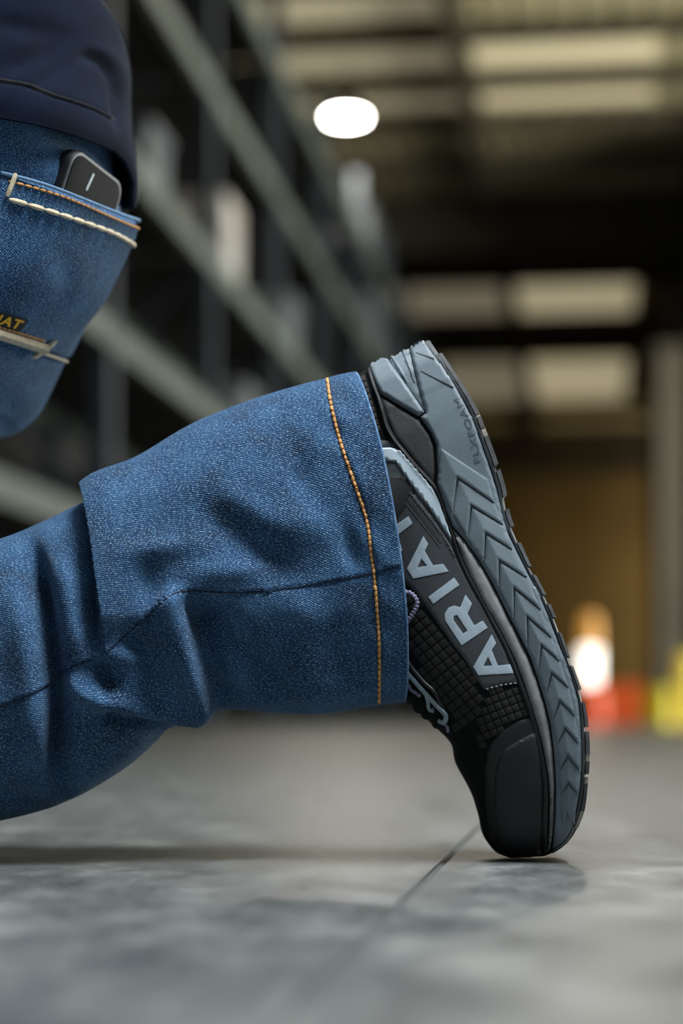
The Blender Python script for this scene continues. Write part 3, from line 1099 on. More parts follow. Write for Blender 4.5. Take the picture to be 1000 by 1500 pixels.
top, botm = [], []
for jj in range(nb):
    fr = jj / (nb - 1)
    for ii in range(na):
        a = amin + (amax - amin) * ii / (na - 1)
        t = top_e(a) * (1 - fr) + bot_e(a) * fr
        e = min(fr, 1 - fr) * 20
        h_ = lift(fr, a) * (0.75 + 0.25 * min(1, e))
        top.append(hip_at(t, a, h_))
        botm.append(hip_at(t, a, h_ - 0.0018 if fr < 0.3 else -0.0006))
F = []
for jj in range(nb - 1):
    for ii in range(na - 1):
        q = (jj * na + ii, jj * na + ii + 1, (jj + 1) * na + ii + 1, (jj + 1) * na + ii)
        F.append(q)
nn = na * nb
a_, b_, c_ = (top[i] for i in F[len(F) // 2][:3])
if (b_ - a_).cross(c_ - a_).dot(hip_at(5, 1.0, 0.1) - hip_at(5, 1.0, 0)) < 0: F = [f[::-1] for f in F]
FB = [tuple(i + nn for i in f[::-1]) for f in F]
edge = {}
for f in F:
    for k in range(4): edge[(f[k], f[(k + 1) % 4])] = 1
FW = [(b, a, a + nn, b + nn) for (a, b) in edge if (b, a) not in edge]
uvp = np.array([[ii * 0.35, jj * 0.25 + 3] for jj in range(nb) for ii in range(na)])
pocket_V = top + botm
pocket_F = F + FB + FW
pocket = obj('back_pocket', pocket_V, pocket_F, M_denim_hip, jeans, np.vstack([uvp, uvp]), 50)
tag(pocket, 'patch back pocket with a folded pale top edge')
pock_S = Surf(top, F)


def pocket_pt(fr, a, lf):
    t = top_e(a) * (1 - fr) + bot_e(a) * fr
    return hip_at(t, a, lift(fr, a) + lf)


def pocket_stitch(fr, a0, a1, rad):
    pts, ups = [], []
    for q in (0, 0.2, 0.5, 0.8, 1.0):
        a = a0 + (a1 - a0) * q
        p0 = pocket_pt(fr, a, 0)
        ups.append((pocket_pt(fr, a, 0.01) - p0).normalized())
        pts.append(pocket_pt(fr, a, rad * (0.7 if 0 < q < 1 else 0.1)))
    return tube(pts, [rad * 0.5, rad * 0.95, rad, rad * 0.95, rad * 0.5], 8, up=ups)


# pale selvedge along the pocket's top edge
pts = [pocket_pt(0.0, amin + (amax - amin) * k / 60, 0.0) for k in range(61)]
M_pale_denim = mat('pale_denim_edge', rgb(122, 158, 190), rgb(92, 130, 168), 0.85, 400, 0.4)
obj('pocket_edge', *tube(pts, 0.0011, 8), M_pale_denim, jeans)
# golden line just under the edge, thick cream saddle stitches below it
allst = [pocket_stitch(0.045, amin + k * 0.028, amin + k * 0.028 + 0.024, 0.0008) for k in range(int((amax - amin - 0.03) / 0.028))]
tag(obj('pocket_stitching', *merge(allst), M_thread, jeans), 'golden thread under the pocket edge', kind='stuff')
k = 0
a = amin
while a + 0.068 < amax:
    obj('saddle_stitch', *pocket_stitch(0.165, a, a + 0.064, 0.00155), M_cream, jeans)
    a += 0.068
# bar tack at the left end of the pocket opening
a_bt = hip_param(1, 275)[1]
pts = [pocket_pt(fr, a_bt, 0.0012) for fr in np.linspace(-0.02, 0.15, 7)]
obj('bar_tack', *tube(pts, [0.001] + [0.0015] * 5 + [0.001], 8), M_cream, jeans)
# lower edge: close-set cream stitching with a cross tack, pale thread running on
a_ct = hip_param(58, 507)[1]
lo = [pocket_stitch(1.0, a_ct + 0.0125 * k, a_ct + 0.0125 * k + 0.011, 0.0034) for k in range(int((amax - a_ct) / 0.0125))]
tag(obj('lower_stitching', *merge(lo), M_cream, jeans), 'close cream satin stitch along the pocket bottom', kind='stuff')
lo = [pocket_stitch(0.955, a_ct + 0.02 + 0.028 * k, a_ct + 0.02 + 0.028 * k + 0.025, 0.0008) for k in range(int((amax - a_ct) / 0.028))]
tag(obj('lower_gold_stitching', *merge(lo), M_thread, jeans), kind='stuff')
pts = [pocket_pt(fr, a_ct - 0.10 * (1 - (fr - 0.93) / 0.15) + 0.05, 0.0016) for fr in np.linspace(0.93, 1.08, 7)]
obj('cross_tack', *tube(pts, [0.001] + [0.0018] * 5 + [0.001], 8), M_cream, jeans)
pts = [pocket_pt(1.03, a_ct - 0.02 - 0.04 * k, 0.0006) for k in range(10)]
obj('tack_thread', *tube(pts, 0.0010, 8), M_cream, jeans)

# woven label above the lower stitching (its left half is out of frame)
a_r = hip_param(28, 470)[1]
a_w = 0.30
lab_V = []
for fr_, lf in ((0.86, 0.0012), (0.945, 0.0012), (0.86, -0.0005), (0.945, -0.0005)):
    for k in range(9):
        lab_V.append(pocket_pt(fr_, a_r + a_w * k / 8, lf))
lab_F = []
for k in range(8):
    lab_F += [(k, k + 1, 9 + k + 1, 9 + k), (18 + k, 27 + k, 27 + k + 1, 18 + k + 1), (k, 18 + k, 18 + k + 1, k + 1), (9 + k, 9 + k + 1, 27 + k + 1, 27 + k)]
lab_F += [(0, 9, 27, 18), (8, 26, 35, 17)]
obj('pocket_label', lab_V, lab_F, M_tag, jeans)


def text_mesh(txt, spacing=1.0, bold=0.0):
    cu = bpy.data.curves.new('t', 'FONT')
    cu.body = txt
    cu.size = 1.0
    cu.space_character = spacing
    cu.offset = bold
    cu.resolution_u = 3
    ob = bpy.data.objects.new('t', cu)
    COL.objects.link(ob)
    dg = bpy.context.evaluated_depsgraph_get()
    me = ob.evaluated_get(dg).to_mesh()
    V = [v.co.copy() for v in me.vertices]
    F = [list(p_.vertices) for p_ in me.polygons]
    ob.evaluated_get(dg).to_mesh_clear()
    bpy.data.objects.remove(ob)
    bpy.data.curves.remove(cu)
    x0, x1 = min(v.x for v in V), max(v.x for v in V)
    return [Vector(((v.x - x0) / (x1 - x0), v.y / 0.70, 0)) for v in V], F


tv, tf = text_mesh('ARIAT', 1.12, 0.03)
TV = [pocket_pt(0.932 - 0.058 * p_.y, a_r + 0.02 + (a_w * 0.88) * (1 - p_.x), 0.0016) for p_ in tv]
obj('label_lettering', TV, tf, M_yellow_print, jeans)

# ------------------------------------------------------------------ shirt
R_SH = [(30, -560), (60, -300), (92, -100), (120, 0), (156, 26), (178, 50), (185, 72), (188, 110), (190, 160), (192, 200), (199, 250), (200, 282), (196, 304)]
L_SH = [(-420, -820), (-425, -560), (-425, -350), (-425, -220), (-425, -170), (-424, -150), (-423, -130), (-422, -100), (-422, -60), (-422, -30), (-422, 0), (-422, 25), (-422, 40)]
Y_SH = [0.15] * 13
D_SH = [0.175, 0.178, 0.18, 0.182, 0.184, 0.185, 0.186, 0.187, 0.188, 0.189, 0.190, 0.192, 0.190]
ts3 = np.concatenate([np.linspace(0, 2.5, 10, endpoint=False), np.linspace(2.5, 12, 120)])
th3 = np.concatenate([np.linspace(-0.5, 2.2, 150, endpoint=False), np.linspace(2.2, 2 * math.pi - 0.5, 60, endpoint=False)])
X = loft(R_SH, L_SH, D_SH, Y_SH, ts3, th3, 2.0)
# the hem rises from the back towards the side: pull rows up the body away from the right-hand outline
uS, vS = to_px(X)
wgt = np.clip((ts3 - 6.5) / 5.5, 0, 1)[:, None] ** 1.0
hem_line = np.interp(uS[-1], [-430, -200, 0, 60, 100, 140, 170, 184, 193, 200, 204], [-40, 100, 172, 184, 195, 208, 219, 232, 252, 280, 304])
frontmask = np.clip(np.sin(th3) + 0.15, 0, 1) > 0
dz = (hem_line - vS[-1])
dz = np.where(np.sin(th3) > 0, dz, 302 - vS[-1]) * np.where(np.sin(th3) > 0, 1, np.clip((np.cos(th3) + 0.2) / 0.6, 0, 1))
X[..., 2] -= (wgt * dz[None, :]) * S * 1.02
NX = grid_normals(X)
cx = X.mean(1, keepdims=True)
if ((X - cx) * NX).sum() < 0: NX = -NX
uS, vS = to_px(X)
ps = np.stack([uS.ravel(), vS.ravel()], -1)
dS = fold(ps, [(104, 98), (128, 82), (150, 92), (166, 118), (173, 160), (178, 205)], -4.2, 10, 9, 0.25)
dS += fold(ps, [(120, 66), (150, 78), (174, 104), (182, 150)], 2.2, 14, 14, 0.35)
dS += fold(ps, [(140, 62), (90, 70), (30, 92), (-30, 116)], -3.0, 18, 18, 0.4)
dS += fold(ps, [(126, 84), (90, 100), (62, 120), (36, 134)], -2.2, 11, 11, 0.4)
dS += fold(ps, [(-40, 26), (30, 40), (90, 50), (140, 58)], -2.4, 16, 16, 0.4)
HEMS = [(-40, 108), (0, 118), (40, 125), (75, 139), (110, 150), (140, 161), (168, 176)]
dl, sl, fl = seg_dist(ps, smooth_line(HEMS, 5))
dS += np.where(sl > 0, -0.0, 0.0) - 0.8 * np.exp(-(dl / 4) ** 2)
X = X + NX * (dS.reshape(uS.shape)[..., None] * 0.001)
n3 = len(th3)
hemrow = X[-1]
cin = hemrow.mean(0, keepdims=True) - hemrow
cin = cin / np.linalg.norm(cin, axis=-1, keepdims=True)
inner = [hemrow + cin * 0.0015 + np.array([0, 0, -0.0006]), hemrow + cin * 0.003]
for q in (110, 80, 50):
    inner.append(X[q] + cin * 0.0035)
XX = np.concatenate([X, np.array(inner)], 0)
sh_F = grid_faces(len(XX), n3)
cc_ = [XX.reshape(-1, 3)[i] for i in sh_F[60 * n3 + 60]]
if np.dot(np.cross(cc_[1] - cc_[0], cc_[2] - cc_[0]), np.array([0, -1, 0])) < 0:
    sh_F = [f[::-1] for f in sh_F]
sh_F.append(tuple(range(n3)))
shirt = obj('shirt', XX.reshape(-1, 3), sh_F, M_shirt, person, None, 180)
tag(shirt, 'navy jersey shirt with its hem over the jeans')
sh_S = Surf(X.reshape(-1, 3), grid_faces(len(X), n3))
zz = []
base_l = smooth_line(HEMS, 2.6)
for i in range(len(base_l) - 1):
    a, b = base_l[i], base_l[i + 1]
    if a[0] < -30: continue
    p1, n1_ = sh_S.at(a[0] + 1, a[1] - 4)
    p2, n2_ = sh_S.at(b[0] - 1, b[1] + 3)
    zz.append(tube([p1, (p1 + p2) / 2 + n1_ * 0.0006, p2], [0.0003, 0.0005, 0.0003], 5))
tag(obj('cover_stitching', *merge(zz), M_navy_thread, shirt), 'dark cover stitch above the shirt hem', kind='stuff')

# ------------------------------------------------------------------ phone in the pocket
pw, phh, pt = 0.070, 0.086, 0.0090
t_ph, a_ph = hip_param(150, 261)
a_ph = 0.42
p_top = hip_at(t_ph, a_ph)
ph_up = (p_top - hip_at(t_ph + 3.2, a_ph)).normalized()
ph_w = hip_at(t_ph + 1.5, a_ph - 0.2) - hip_at(t_ph + 1.5, a_ph + 0.2)
ph_w = (ph_w - ph_up * ph_w.dot(ph_up)).normalized()
ph_n = ph_w.cross(ph_up).normalized()
if ph_n.x < 0: ph_n = -ph_n


def slab(w, h, t, rc, re, seg=6):
    bm = bmesh.new()
    ring = []
    for cx_, cy_, a0 in ((w / 2 - rc, h / 2 - rc, 0), (-w / 2 + rc, h / 2 - rc, 90), (-w / 2 + rc, -h / 2 + rc, 180), (w / 2 - rc, -h / 2 + rc, 270)):
        for k_ in range(seg + 1):
            an = math.radians(a0 + 90 * k_ / seg)
            ring.append(bm.verts.new((cx_ + rc * math.cos(an), cy_ + rc * math.sin(an), -t / 2)))
    f_ = bm.faces.new(ring)
    r_e = bmesh.ops.extrude_face_region(bm, geom=[f_])
    for g in r_e['geom']:
        if isinstance(g, bmesh.types.BMVert): g.co.z += t
    bmesh.ops.recalc_face_normals(bm, faces=bm.faces[:])
    if re:
        ed = [e for e in bm.edges if abs(e.verts[0].co.z - e.verts[1].co.z) < 1e-7]
        bmesh.ops.bevel(bm, geom=ed, offset=re, segments=3, affect='EDGES', profile=0.6)
    bm.verts.index_update()
    V_ = [v_.co.copy() for v_ in bm.verts]
    F_ = [[v_.index for v_ in f2.verts] for f2 in bm.faces]
    bm.free()
    return V_, F_


centre = p_top - ph_up * (phh / 2) + ph_n * (pt / 2 + 0.0008)
MP = Matrix((ph_w, ph_up, ph_n)).transposed().to_4x4()
MP.translation = centre
phone = empty('phone', centre - ph_up * phh / 2)
tag(phone, 'black mobile phone sticking out of the back pocket of the jeans', 'phone')
obj('body', *xf(slab(pw, phh, pt, 0.011, 0.0022), MP), M_phone, phone)
obj('edge_band', *xf(slab(pw - 0.0012, phh - 0.0012, 0.0016, 0.0105, 0.0), MP @ Matrix.Translation((0, 0, pt / 2 - 0.0004))), M_phone_edge, phone)
obj('screen', *xf(slab(pw - 0.0045, phh - 0.0045, 0.0012, 0.0095, 0.0003), MP @ Matrix.Translation((0, 0, pt / 2 + 0.0004))), M_screen, phone)
obj('pale_mark', *xf(slab(0.0016, 0.012, 0.0006, 0.0007, 0.0), MP @ Matrix.Translation((-0.008, phh / 2 - 0.013, pt / 2 + 0.0011)) @ Matrix.Rotation(math.radians(-12), 4, 'Z')), M_mark, phone)  # short pale line on the phone face

# ------------------------------------------------------------------ the shoe
SB = [(634, 497), (690, 582), (712, 630), (738, 704), (749, 758), (775, 822), (808, 888), (836, 966), (857, 1030), (864, 1096), (861, 1148), (855, 1192), (838, 1228), (817, 1247), (802, 1253)]
SL1 = [(622, 500), (679, 586), (700, 634), (727, 712), (737, 760), (764, 820), (797, 886), (827, 962), (848, 1030), (852, 1096), (851, 1150), (843, 1193), (829, 1228), (811, 1244), (799, 1253)]
SL2 = [(541, 538), (573, 636), (606, 680), (647, 730), (660, 768), (706, 828), (745, 903), (778, 966), (799, 1030), (810, 1097), (814, 1150), (813, 1195), (811, 1222), (806, 1243), (797, 1254)]
SP = [(538, 541), (569, 640), (600, 684), (640, 734), (664, 782), (690, 848), (727, 915), (757, 974), (776, 1034), (791, 1098), (801, 1152), (801, 1196), (800, 1226), (799, 1247), (795, 1254.5)]
ST = [(505, 560), (490, 680), (490, 740), (500, 800), (520, 880), (555, 960), (597, 1026), (628, 1057), (660, 1088), (668, 1118), (690, 1160), (701, 1194), (708, 1224), (726, 1248), (748, 1257)]
SW = [0.002, 0.0335, 0.036, 0.0375, 0.039, 0.0425, 0.047, 0.050, 0.051, 0.050, 0.0465, 0.0405, 0.031, 0.018, 0.002]
ks = np.concatenate([np.linspace(0, 1, 26, endpoint=False) ** 1.6, np.linspace(1, 12, 120, endpoint=False), 12 + 2 * (1 - (1 - np.linspace(0, 1, 30)) ** 1.5)])
cB, c1, c2, cP, cT = (crom(x, ks) for x in (SB, SL1, SL2, SP, ST))
# blunt ends: half widths follow a rounded plan outline
kk = np.array([0, 0.04, 0.15, 0.35, 0.65, 1, 2, 3, 4, 5, 6, 7, 8, 9, 10, 11, 12, 13, 13.6, 14])
ww = np.array([0.001, 0.009, 0.0175, 0.025, 0.030, 0.0335, 0.036, 0.0375, 0.039, 0.0425, 0.047, 0.050, 0.051, 0.0495, 0.046, 0.040, 0.031, 0.019, 0.011, 0.001])
kf = np.linspace(0, 14, 1401)
wf = np.interp(kf, kk, ww)
ker = np.ones(41) / 41
wsm = np.convolve(np.pad(wf, 20, mode='edge'), ker, 'valid')
wsm = np.where((kf < 0.7) | (kf > 13.3), wf, wsm)
sw = np.interp(ks, kf, wsm)


def to_plane(p_, w_from, w_to=0.0):
    """photo point of the same x, z moved across the shoe from half width w_from to w_to"""
    w3 = Wn(np.array(p_[0]), np.array(p_[1]), np.array(YC - w_from))
    w3[1] = YC - w_to
    return np.array(to_px(w3))


def section(k):
    """half section of the shoe body at one station: list of (photo point, half width)"""
    b, l1, l2, p_, t_ = cB[k], c1[k], c2[k], cP[k], cT[k]
    w = sw[k]
    q = []
    bb = b + (l1 - b) * 0.45
    q.append((bb, 0.0))
    q[0] = (to_plane(bb, w * 0.95), 0.0)
    q.append((to_plane(bb, w * 0.95, w * 0.55), w * 0.55))
    q.append((bb, w * 0.95))
    q.append((bb + (l1 - bb) * 0.25, w * 0.985))
    q.append((l1, w * 1.0))
    for f_ in (0.12, 0.3, 0.5, 0.7, 0.9, 1.0):
        q.append((l1 + (l2 - l1) * f_, w * (1.0 - 0.075 * f_ - 0.02 * math.sin(math.pi * f_) * 0)))
    q.append((l2 + (p_ - l2) * 0.5, w * 0.915))
    for f_ in np.linspace(0, 1, 20):
        ph_ = f_ * math.pi / 2
        n_ = 2.35
        q.append((p_ + (t_ - p_) * (math.sin(ph_) ** (2 / n_)), w * 0.905 * max(0.0, math.cos(ph_)) ** (2 / n_)))
    return q


rows_ = []
for k in range(len(ks)):
    sec = section(k)
    pts = [(p_, w_) for p_, w_ in sec]
    ring = [Wn(np.array(p_[0]), np.array(p_[1]), np.array(YC - w_)) for p_, w_ in pts]
    back = [np.array([r0_[0], YC + w_, r0_[2]]) for r0_, (p_, w_) in list(zip(ring, pts))[1:-1]][::-1]
    rows_.append(np.array(ring + back))
SHV = np.array(rows_)
nr = SHV.shape[1]
sh_faces = grid_faces(len(SHV), nr, caps=True)
flat = SHV.reshape(-1, 3)
tst = sh_faces[70 * nr + 8]
if np.dot(np.cross(flat[tst[1]] - flat[tst[0]], flat[tst[2]] - flat[tst[0]]), np.array([0, -1, 0])) < 0:
    sh_faces = [f[::-1] for f in sh_faces]
shoe = empty('work_shoe', W(770, 1258, YC))
shoe.location.z = 0
tag(shoe, 'black and slate-grey athletic work shoe standing on its toe', 'shoe')
upper = obj('upper', flat, sh_faces, M_upper, shoe, None, 40)
SH = Surf(flat, sh_faces)
MIR = YC

# --- midsole (slate foam): main body and heel wings
G_MAIN = [(599, 505), (610, 502), (621, 500.5), (638, 524), (650, 538), (666, 564), (678, 585), (693, 614), (706, 653), (717, 684), (727, 716), (735, 748), (745, 784), (759, 812), (773, 840), (789, 868), (802, 900), (811, 924), (821, 950), (831, 974), (839, 998), (847, 1028), (850, 1056), (851.5, 1090), (852, 1120), (849.5, 1156), (845, 1180), (838, 1212), (829, 1228), (818, 1238), (809, 1242.5),
          (811, 1220), (813, 1195), (814, 1150), (811, 1100), (806, 1060), (798, 1028), (788, 996), (776, 962), (760, 930), (744, 900), (736, 884), (720, 852), (700, 818), (680, 790), (663, 771), (653, 746), (640, 709), (641, 690), (639, 652), (632, 635), (616, 612), (624, 605), (614, 572), (605, 534)]


def mid_h(u, v):
    # swell towards the lower edge, thin lip at the top edge
    return 0.0024 + 0.0 * u


midsole = decal('midsole', G_MAIN, SH, mid_h, M_mid, shoe, res=3.5, bevel=4.0, mirror=MIR, wall=0.3, angle=55)
tag(midsole, 'slate-grey foam midsole with moulded chevrons')
decal('heel_wing', [(541, 537), (552, 529), (561, 524), (569, 528), (596, 566), (622, 604), (613, 610), (590, 597), (557, 577), (548, 556)], SH, 0.0026, M_mid, midsole, 3, 4.0, mirror=MIR, wall=0.3, angle=55)
decal('heel_recess', [(562, 524), (580, 514), (598, 505), (604, 534), (613, 571), (623, 603), (597, 566), (570, 528)], SH, 0.0008, M_mid, midsole, 3, 2, mirror=MIR, angle=55)
decal('heel_rib', [(569, 520), (574, 518), (589, 540), (603, 568), (599, 566), (584, 546)], SH, 0.0015, M_mid, midsole, 2.0, 2.5, mirror=MIR, wall=0.2, angle=60)
decal('heel_rib', [(586, 511), (592, 509), (601, 530), (610, 564), (606, 561), (596, 538)], SH, 0.0015, M_mid, midsole, 2.0, 2.5, mirror=MIR, wall=0.2, angle=60)
decal('heel_panel', [(559, 583), (590, 602), (612, 616), (628, 638), (634, 654), (636, 690), (634, 706), (606, 672), (580, 640), (568, 612)], SH, 0.0010, M_heelpanel, shoe, 3, 3, mirror=MIR)
mid_S_src = midsole.data
mid_S = Surf([v_.co for v_ in mid_S_src.vertices], [tuple(p_.vertices) for p_ in mid_S_src.polygons])

CH = [((645, 655), (714, 701), (641, 702)), ((670, 700), (724, 737), (663, 750)), ((690, 741), (736, 769), (685, 787)), ((711, 781), (750, 805), (709, 822)),
      ((731, 821), (771, 846), (731, 861)), ((753, 861), (792, 893), (753, 906)), ((772, 903), (808, 934), (773, 949)), ((793, 945), (820, 968), (789, 982)),
      ((808, 985), (833, 1007), (800, 1016)), ((820, 1026), (842, 1048), (810, 1053)), ((828, 1066), (847, 1088), (817, 1089)), ((832, 1106), (848, 1127), (820, 1127)),
      ((833, 1145), (845, 1161), (822, 1161)), ((831, 1190), (838, 1206), (824, 1206))]
CH = [tuple(np.array(p_, float) for p_ in c_) for c_ in CH]
for k in range(len(CH) - 1):
    a0, r0, l0 = CH[k]
    a1, r1, l1 = CH[k + 1]
    gap = 2.7
    ax_ = (a1 - a0) / np.linalg.norm(a1 - a0)
    poly = [a0 + ax_ * gap * 1.2, r0 + ax_ * gap * 0.7, r1 - ax_ * gap * 0.2, a1 - ax_ * gap * 0.6, l1 - ax_ * gap * 0.3, l0 + ax_ * gap * 0.9]
    Lax = np.linalg.norm(a1 - a0)

    def hh(u, v, a0=a0, ax_=ax_, Lax=Lax, r0=r0, l0=l0):
        dx, dy = u - a0[0], v - a0[1]
        al = dx * ax_[0] + dy * ax_[1]
        pe = dx * -ax_[1] + dy * ax_[0]       # + to the left of the ridge, - to the right
        ar = (r0 - a0) @ ax_
        pr = abs((r0 - a0) @ np.array([-ax_[1], ax_[0]])) + 1e-6
        alf = (l0 - a0) @ ax_
        pl = abs((l0 - a0) @ np.array([-ax_[1], ax_[0]])) + 1e-6
        lead = np.where(pe < 0, ar * np.abs(pe) / pr, alf * np.abs(pe) / pl)
        t = np.clip((al - lead) / Lax, 0, 1)
        side = np.where(pe > 0, np.clip(1 - np.abs(pe) / (pl * 1.15), 0, 1), np.clip(1 - 0.45 * np.abs(pe) / pr, 0, 1))
        return 0.0008 + 0.0009 * t + 0.0009 * side
    decal('chevron', poly, mid_S, hh, M_mid, midsole, 2.2, 1.6, base=0.0006, mirror=MIR, wall=0.8, angle=50)
# slashes moulded near the heel: slim wedges
for (a, b) in (((609, 516), (637, 525)), ((616, 543), (664, 567))):
    a, b = np.array(a, float), np.array(b, float)
    n_ = np.array([-(b - a)[1], (b - a)[0]]) / np.linalg.norm(b - a)
    decal('moulded_slash', [a, b - n_ * 0.2, b + n_ * 2.6, a + n_ * 1.0], mid_S, 0.00035, M_rubber, midsole, 2, 1, mirror=MIR)

# moulded lettering on the heel side
tv, tf = text_mesh('FLXFOAM', 1.05)
base0, base1, upv = np.array((704, 676.0)), np.array((673, 582.0)), np.array((-9.0, 3.0))
bend = np.array((4.0, -2.0))
VV, FF = [], []
for p_ in tv:
    q = base0 + (base1 - base0) * p_.x + upv * p_.y + bend * math.sin(math.pi * p_.x)
    loc, n_ = mid_S.at(q[0], q[1])
    VV.append(loc + n_ * 0.00025)
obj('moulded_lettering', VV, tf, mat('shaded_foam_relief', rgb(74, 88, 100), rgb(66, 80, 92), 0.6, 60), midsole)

# --- grey foam strip between midsole and upper, black welts
STRIP = [(664, 776), (680, 793), (699, 820), (718, 852), (735, 886), (743, 903), (759, 933), (774, 964), (786, 997), (796, 1029), (804, 1061), (809, 1100), (812, 1150), (811, 1196), (809, 1220), (805, 1244),
         (802, 1248), (804, 1220), (805, 1170), (803, 1140), (796, 1098), (786, 1060), (775, 1026), (764, 992), (752, 962), (737, 932), (722, 906), (708, 884), (690, 848), (677, 818)]
decal('foam_strip', STRIP, SH, 0.0030, M_strip, shoe, 3, 9, mirror=MIR, wall=0.1, angle=60)
V, F = bead_line(smooth_line([(541, 542), (548, 566), (557, 592), (566, 624), (577, 645), (592, 664), (606, 681), (622, 698), (636, 714), (646, 734), (654, 758), (664, 788), (673, 816), (686, 845), (706, 882), (722, 912), (738, 942), (752, 974), (766, 1012), (778, 1046), (788, 1086), (796, 1126), (799, 1160), (798, 1210), (797, 1246)], 5), SH, 0.0017, 0.2, 8, MIR)
obj('black_welt', V, F, M_rubber, shoe)

# --- outsole with lugs
outsole_rows = []
for k in range(len(ks)):
    b, l1 = cB[k], c1[k]
    w = sw[k] + 0.0022
    bb = b + (l1 - b) * 0.42
    bw = Wn(bb[0], bb[1], np.array(YC - w))
    lw_ = Wn(l1[0] * 0.93 + bb[0] * 0.07, l1[1] * 0.93 + bb[1] * 0.07, np.array(YC - w))
    bw[1] = lw_[1] = YC
    md = (bw * 0.5 + lw_ * 0.5)
    outsole_rows.append(np.array([bw + [0, -w * 0.96, 0], md + [0, -w * 1.0, 0], lw_ + [0, -w * 0.985, 0], lw_ + [0, w * 0.985, 0], md + [0, w, 0], bw + [0, w * 0.96, 0]]))
OR = np.array(outsole_rows)
F = grid_faces(len(OR), 6, caps=True)
fl_ = OR.reshape(-1, 3)
tq = F[70 * 6 + 0]
if np.dot(np.cross(fl_[tq[1]] - fl_[tq[0]], fl_[tq[2]] - fl_[tq[0]]), np.array([0, -1, 0])) < 0: F = [f[::-1] for f in F]
outsole = obj('outsole', fl_, F, M_outsole, shoe, None, 40)
tag(outsole, 'grey rubber outsole with worn lugs')
arc = np.concatenate([[0], np.cumsum(np.linalg.norm(np.diff(cB, axis=0), axis=1))])


def bot_frame(sarc):
    k = np.interp(sarc, arc, np.arange(len(ks)))
    f_ = lambda G: np.array([np.interp(k, np.arange(len(ks)), G[:, c_]) for c_ in range(2)])
    return f_(cB), f_(c1), float(np.interp(k, np.arange(len(ks)), sw))


def lug(s0, s1, y0, y1, material, label=None):
    """block on the outsole between arc lengths s0..s1 (px) and width fractions y0..y1"""
    V_ = []
    n_ = 4
    for i in range(n_ + 1):
        s_ = s0 + (s1 - s0) * i / n_
        b, l1, w = bot_frame(s_)
        w = w + 0.0025
        inn = b + (l1 - b) * 0.5
        o3, i3 = Wn(b[0], b[1], np.array(YC - w)), Wn(inn[0], inn[1], np.array(YC - w))
        o3[1] = i3[1] = YC
        tp = 0.0006
        for (pt_, ya, yb) in ((o3, y0 * w + tp, y1 * w - tp), (i3, y0 * w, y1 * w)):
            V_.append(pt_ + [0, ya, 0])
            V_.append(pt_ + [0, yb, 0])
    F_ = []
    for i in range(n_):
        o_ = i * 4
        for a_, b_ in ((0, 1), (1, 3), (3, 2), (2, 0)):
            F_.append((o_ + a_, o_ + b_, o_ + 4 + b_, o_ + 4 + a_))
    F_.append((0, 2, 3, 1))
    F_.append((n_ * 4, n_ * 4 + 1, n_ * 4 + 3, n_ * 4 + 2))
    bm = bmesh.new()
    vv_ = [bm.verts.new(tuple(p_)) for p_ in V_]
    for f_ in F_: bm.faces.new([vv_[i] for i in f_])
    bmesh.ops.recalc_face_normals(bm, faces=bm.faces[:])
    bm.verts.index_update()
    V_ = [v_.co.copy() for v_ in bm.verts]
    F_ = [[v_.index for v_ in f_.verts] for f_ in bm.faces]
    bm.free()
    obj('lug', V_, F_, material, outsole, None, 30)


total = arc[-1]
# lug boundaries traced along the lateral edge (photo points), then converted to arc length
marks = [(634, 498), (700, 604), (703, 608), (710, 626), (715, 638), (729, 676), (734, 688), (743, 726), (748, 742), (753, 774), (760, 792), (779, 832), (784, 842), (798, 872), (806, 884), (816, 908), (824, 928), (834, 960), (839, 974), (850, 1014), (856, 1026), (861, 1062), (863, 1074), (864, 1106), (864, 1116), (862, 1136), (861, 1149), (857, 1188)]
sm = []
for m_ in marks:
    dd = np.linalg.norm(cB - np.array(m_), axis=1)
    sm.append(arc[np.argmin(dd)])
for i in range(0, len(sm) - 1, 2):
    s0, s1 = sm[i] + 0.6, sm[i + 1]
    if i == 0: s0 = arc[12]
    if s1 - s0 < 4: continue
    lug(s0, s1, -1.0, -0.52, M_lug)
    lug(s0 + 3, s1 + 3, -0.40, 0.40, M_lug)
    lug(s0, s1, 0.52, 1.0, M_lug)
    if i + 2 < len(sm) and 0 < i:
        pass
# small worn tan blocks in some of the gaps
for m0, m1 in (((702, 607), (708, 620)), ((710, 628), (716, 641)), ((863, 1107), (864, 1115)), ((862, 1138), (861, 1147)), ((857, 1190), (848, 1212))):
    sA, sB_ = (arc[np.argmin(np.linalg.norm(cB - np.array(m_), axis=1))] for m_ in (m0, m1))
    lug(sA, sB_, -0.985, -0.6, M_lugtan)
sA = arc[np.argmin(np.linalg.norm(cB - np.array((847, 1213)), axis=1))]
lug(sA, total * 0.99, -0.9, 0.9, M_lug)

# --- upper overlays
PANEL = [(560, 735), (570, 716), (578, 709), (594, 710), (601, 715), (620, 740), (636, 761), (652, 785), (667, 810), (680, 838), (700, 874), (716, 904), (732, 936), (746, 966), (756, 990), (760, 1000), (735, 1003), (709, 1010), (697, 994), (682, 968), (660, 940), (636, 906), (610, 870), (592, 852), (572, 830), (556, 780)]
panel = decal('side_overlay', PANEL, SH, 0.0012, M_panel, shoe, 3.5, 2.5, mirror=MIR)
pan_S = Surf([v_.co for v_ in panel.data.vertices], [tuple(p_.vertices) for p_ in panel.data.polygons])
decal('suede_overlay', [(546, 700), (552, 688), (557, 680), (563, 674), (580, 676), (585, 683), (604, 712), (626, 738), (652, 776), (666, 800), (667, 809), (652, 784), (636, 760), (620, 739), (601, 714), (594, 709), (578, 708), (570, 715), (558, 738), (548, 735)], SH, 0.0009, M_suede, shoe, 2.8, 2, mirror=MIR)
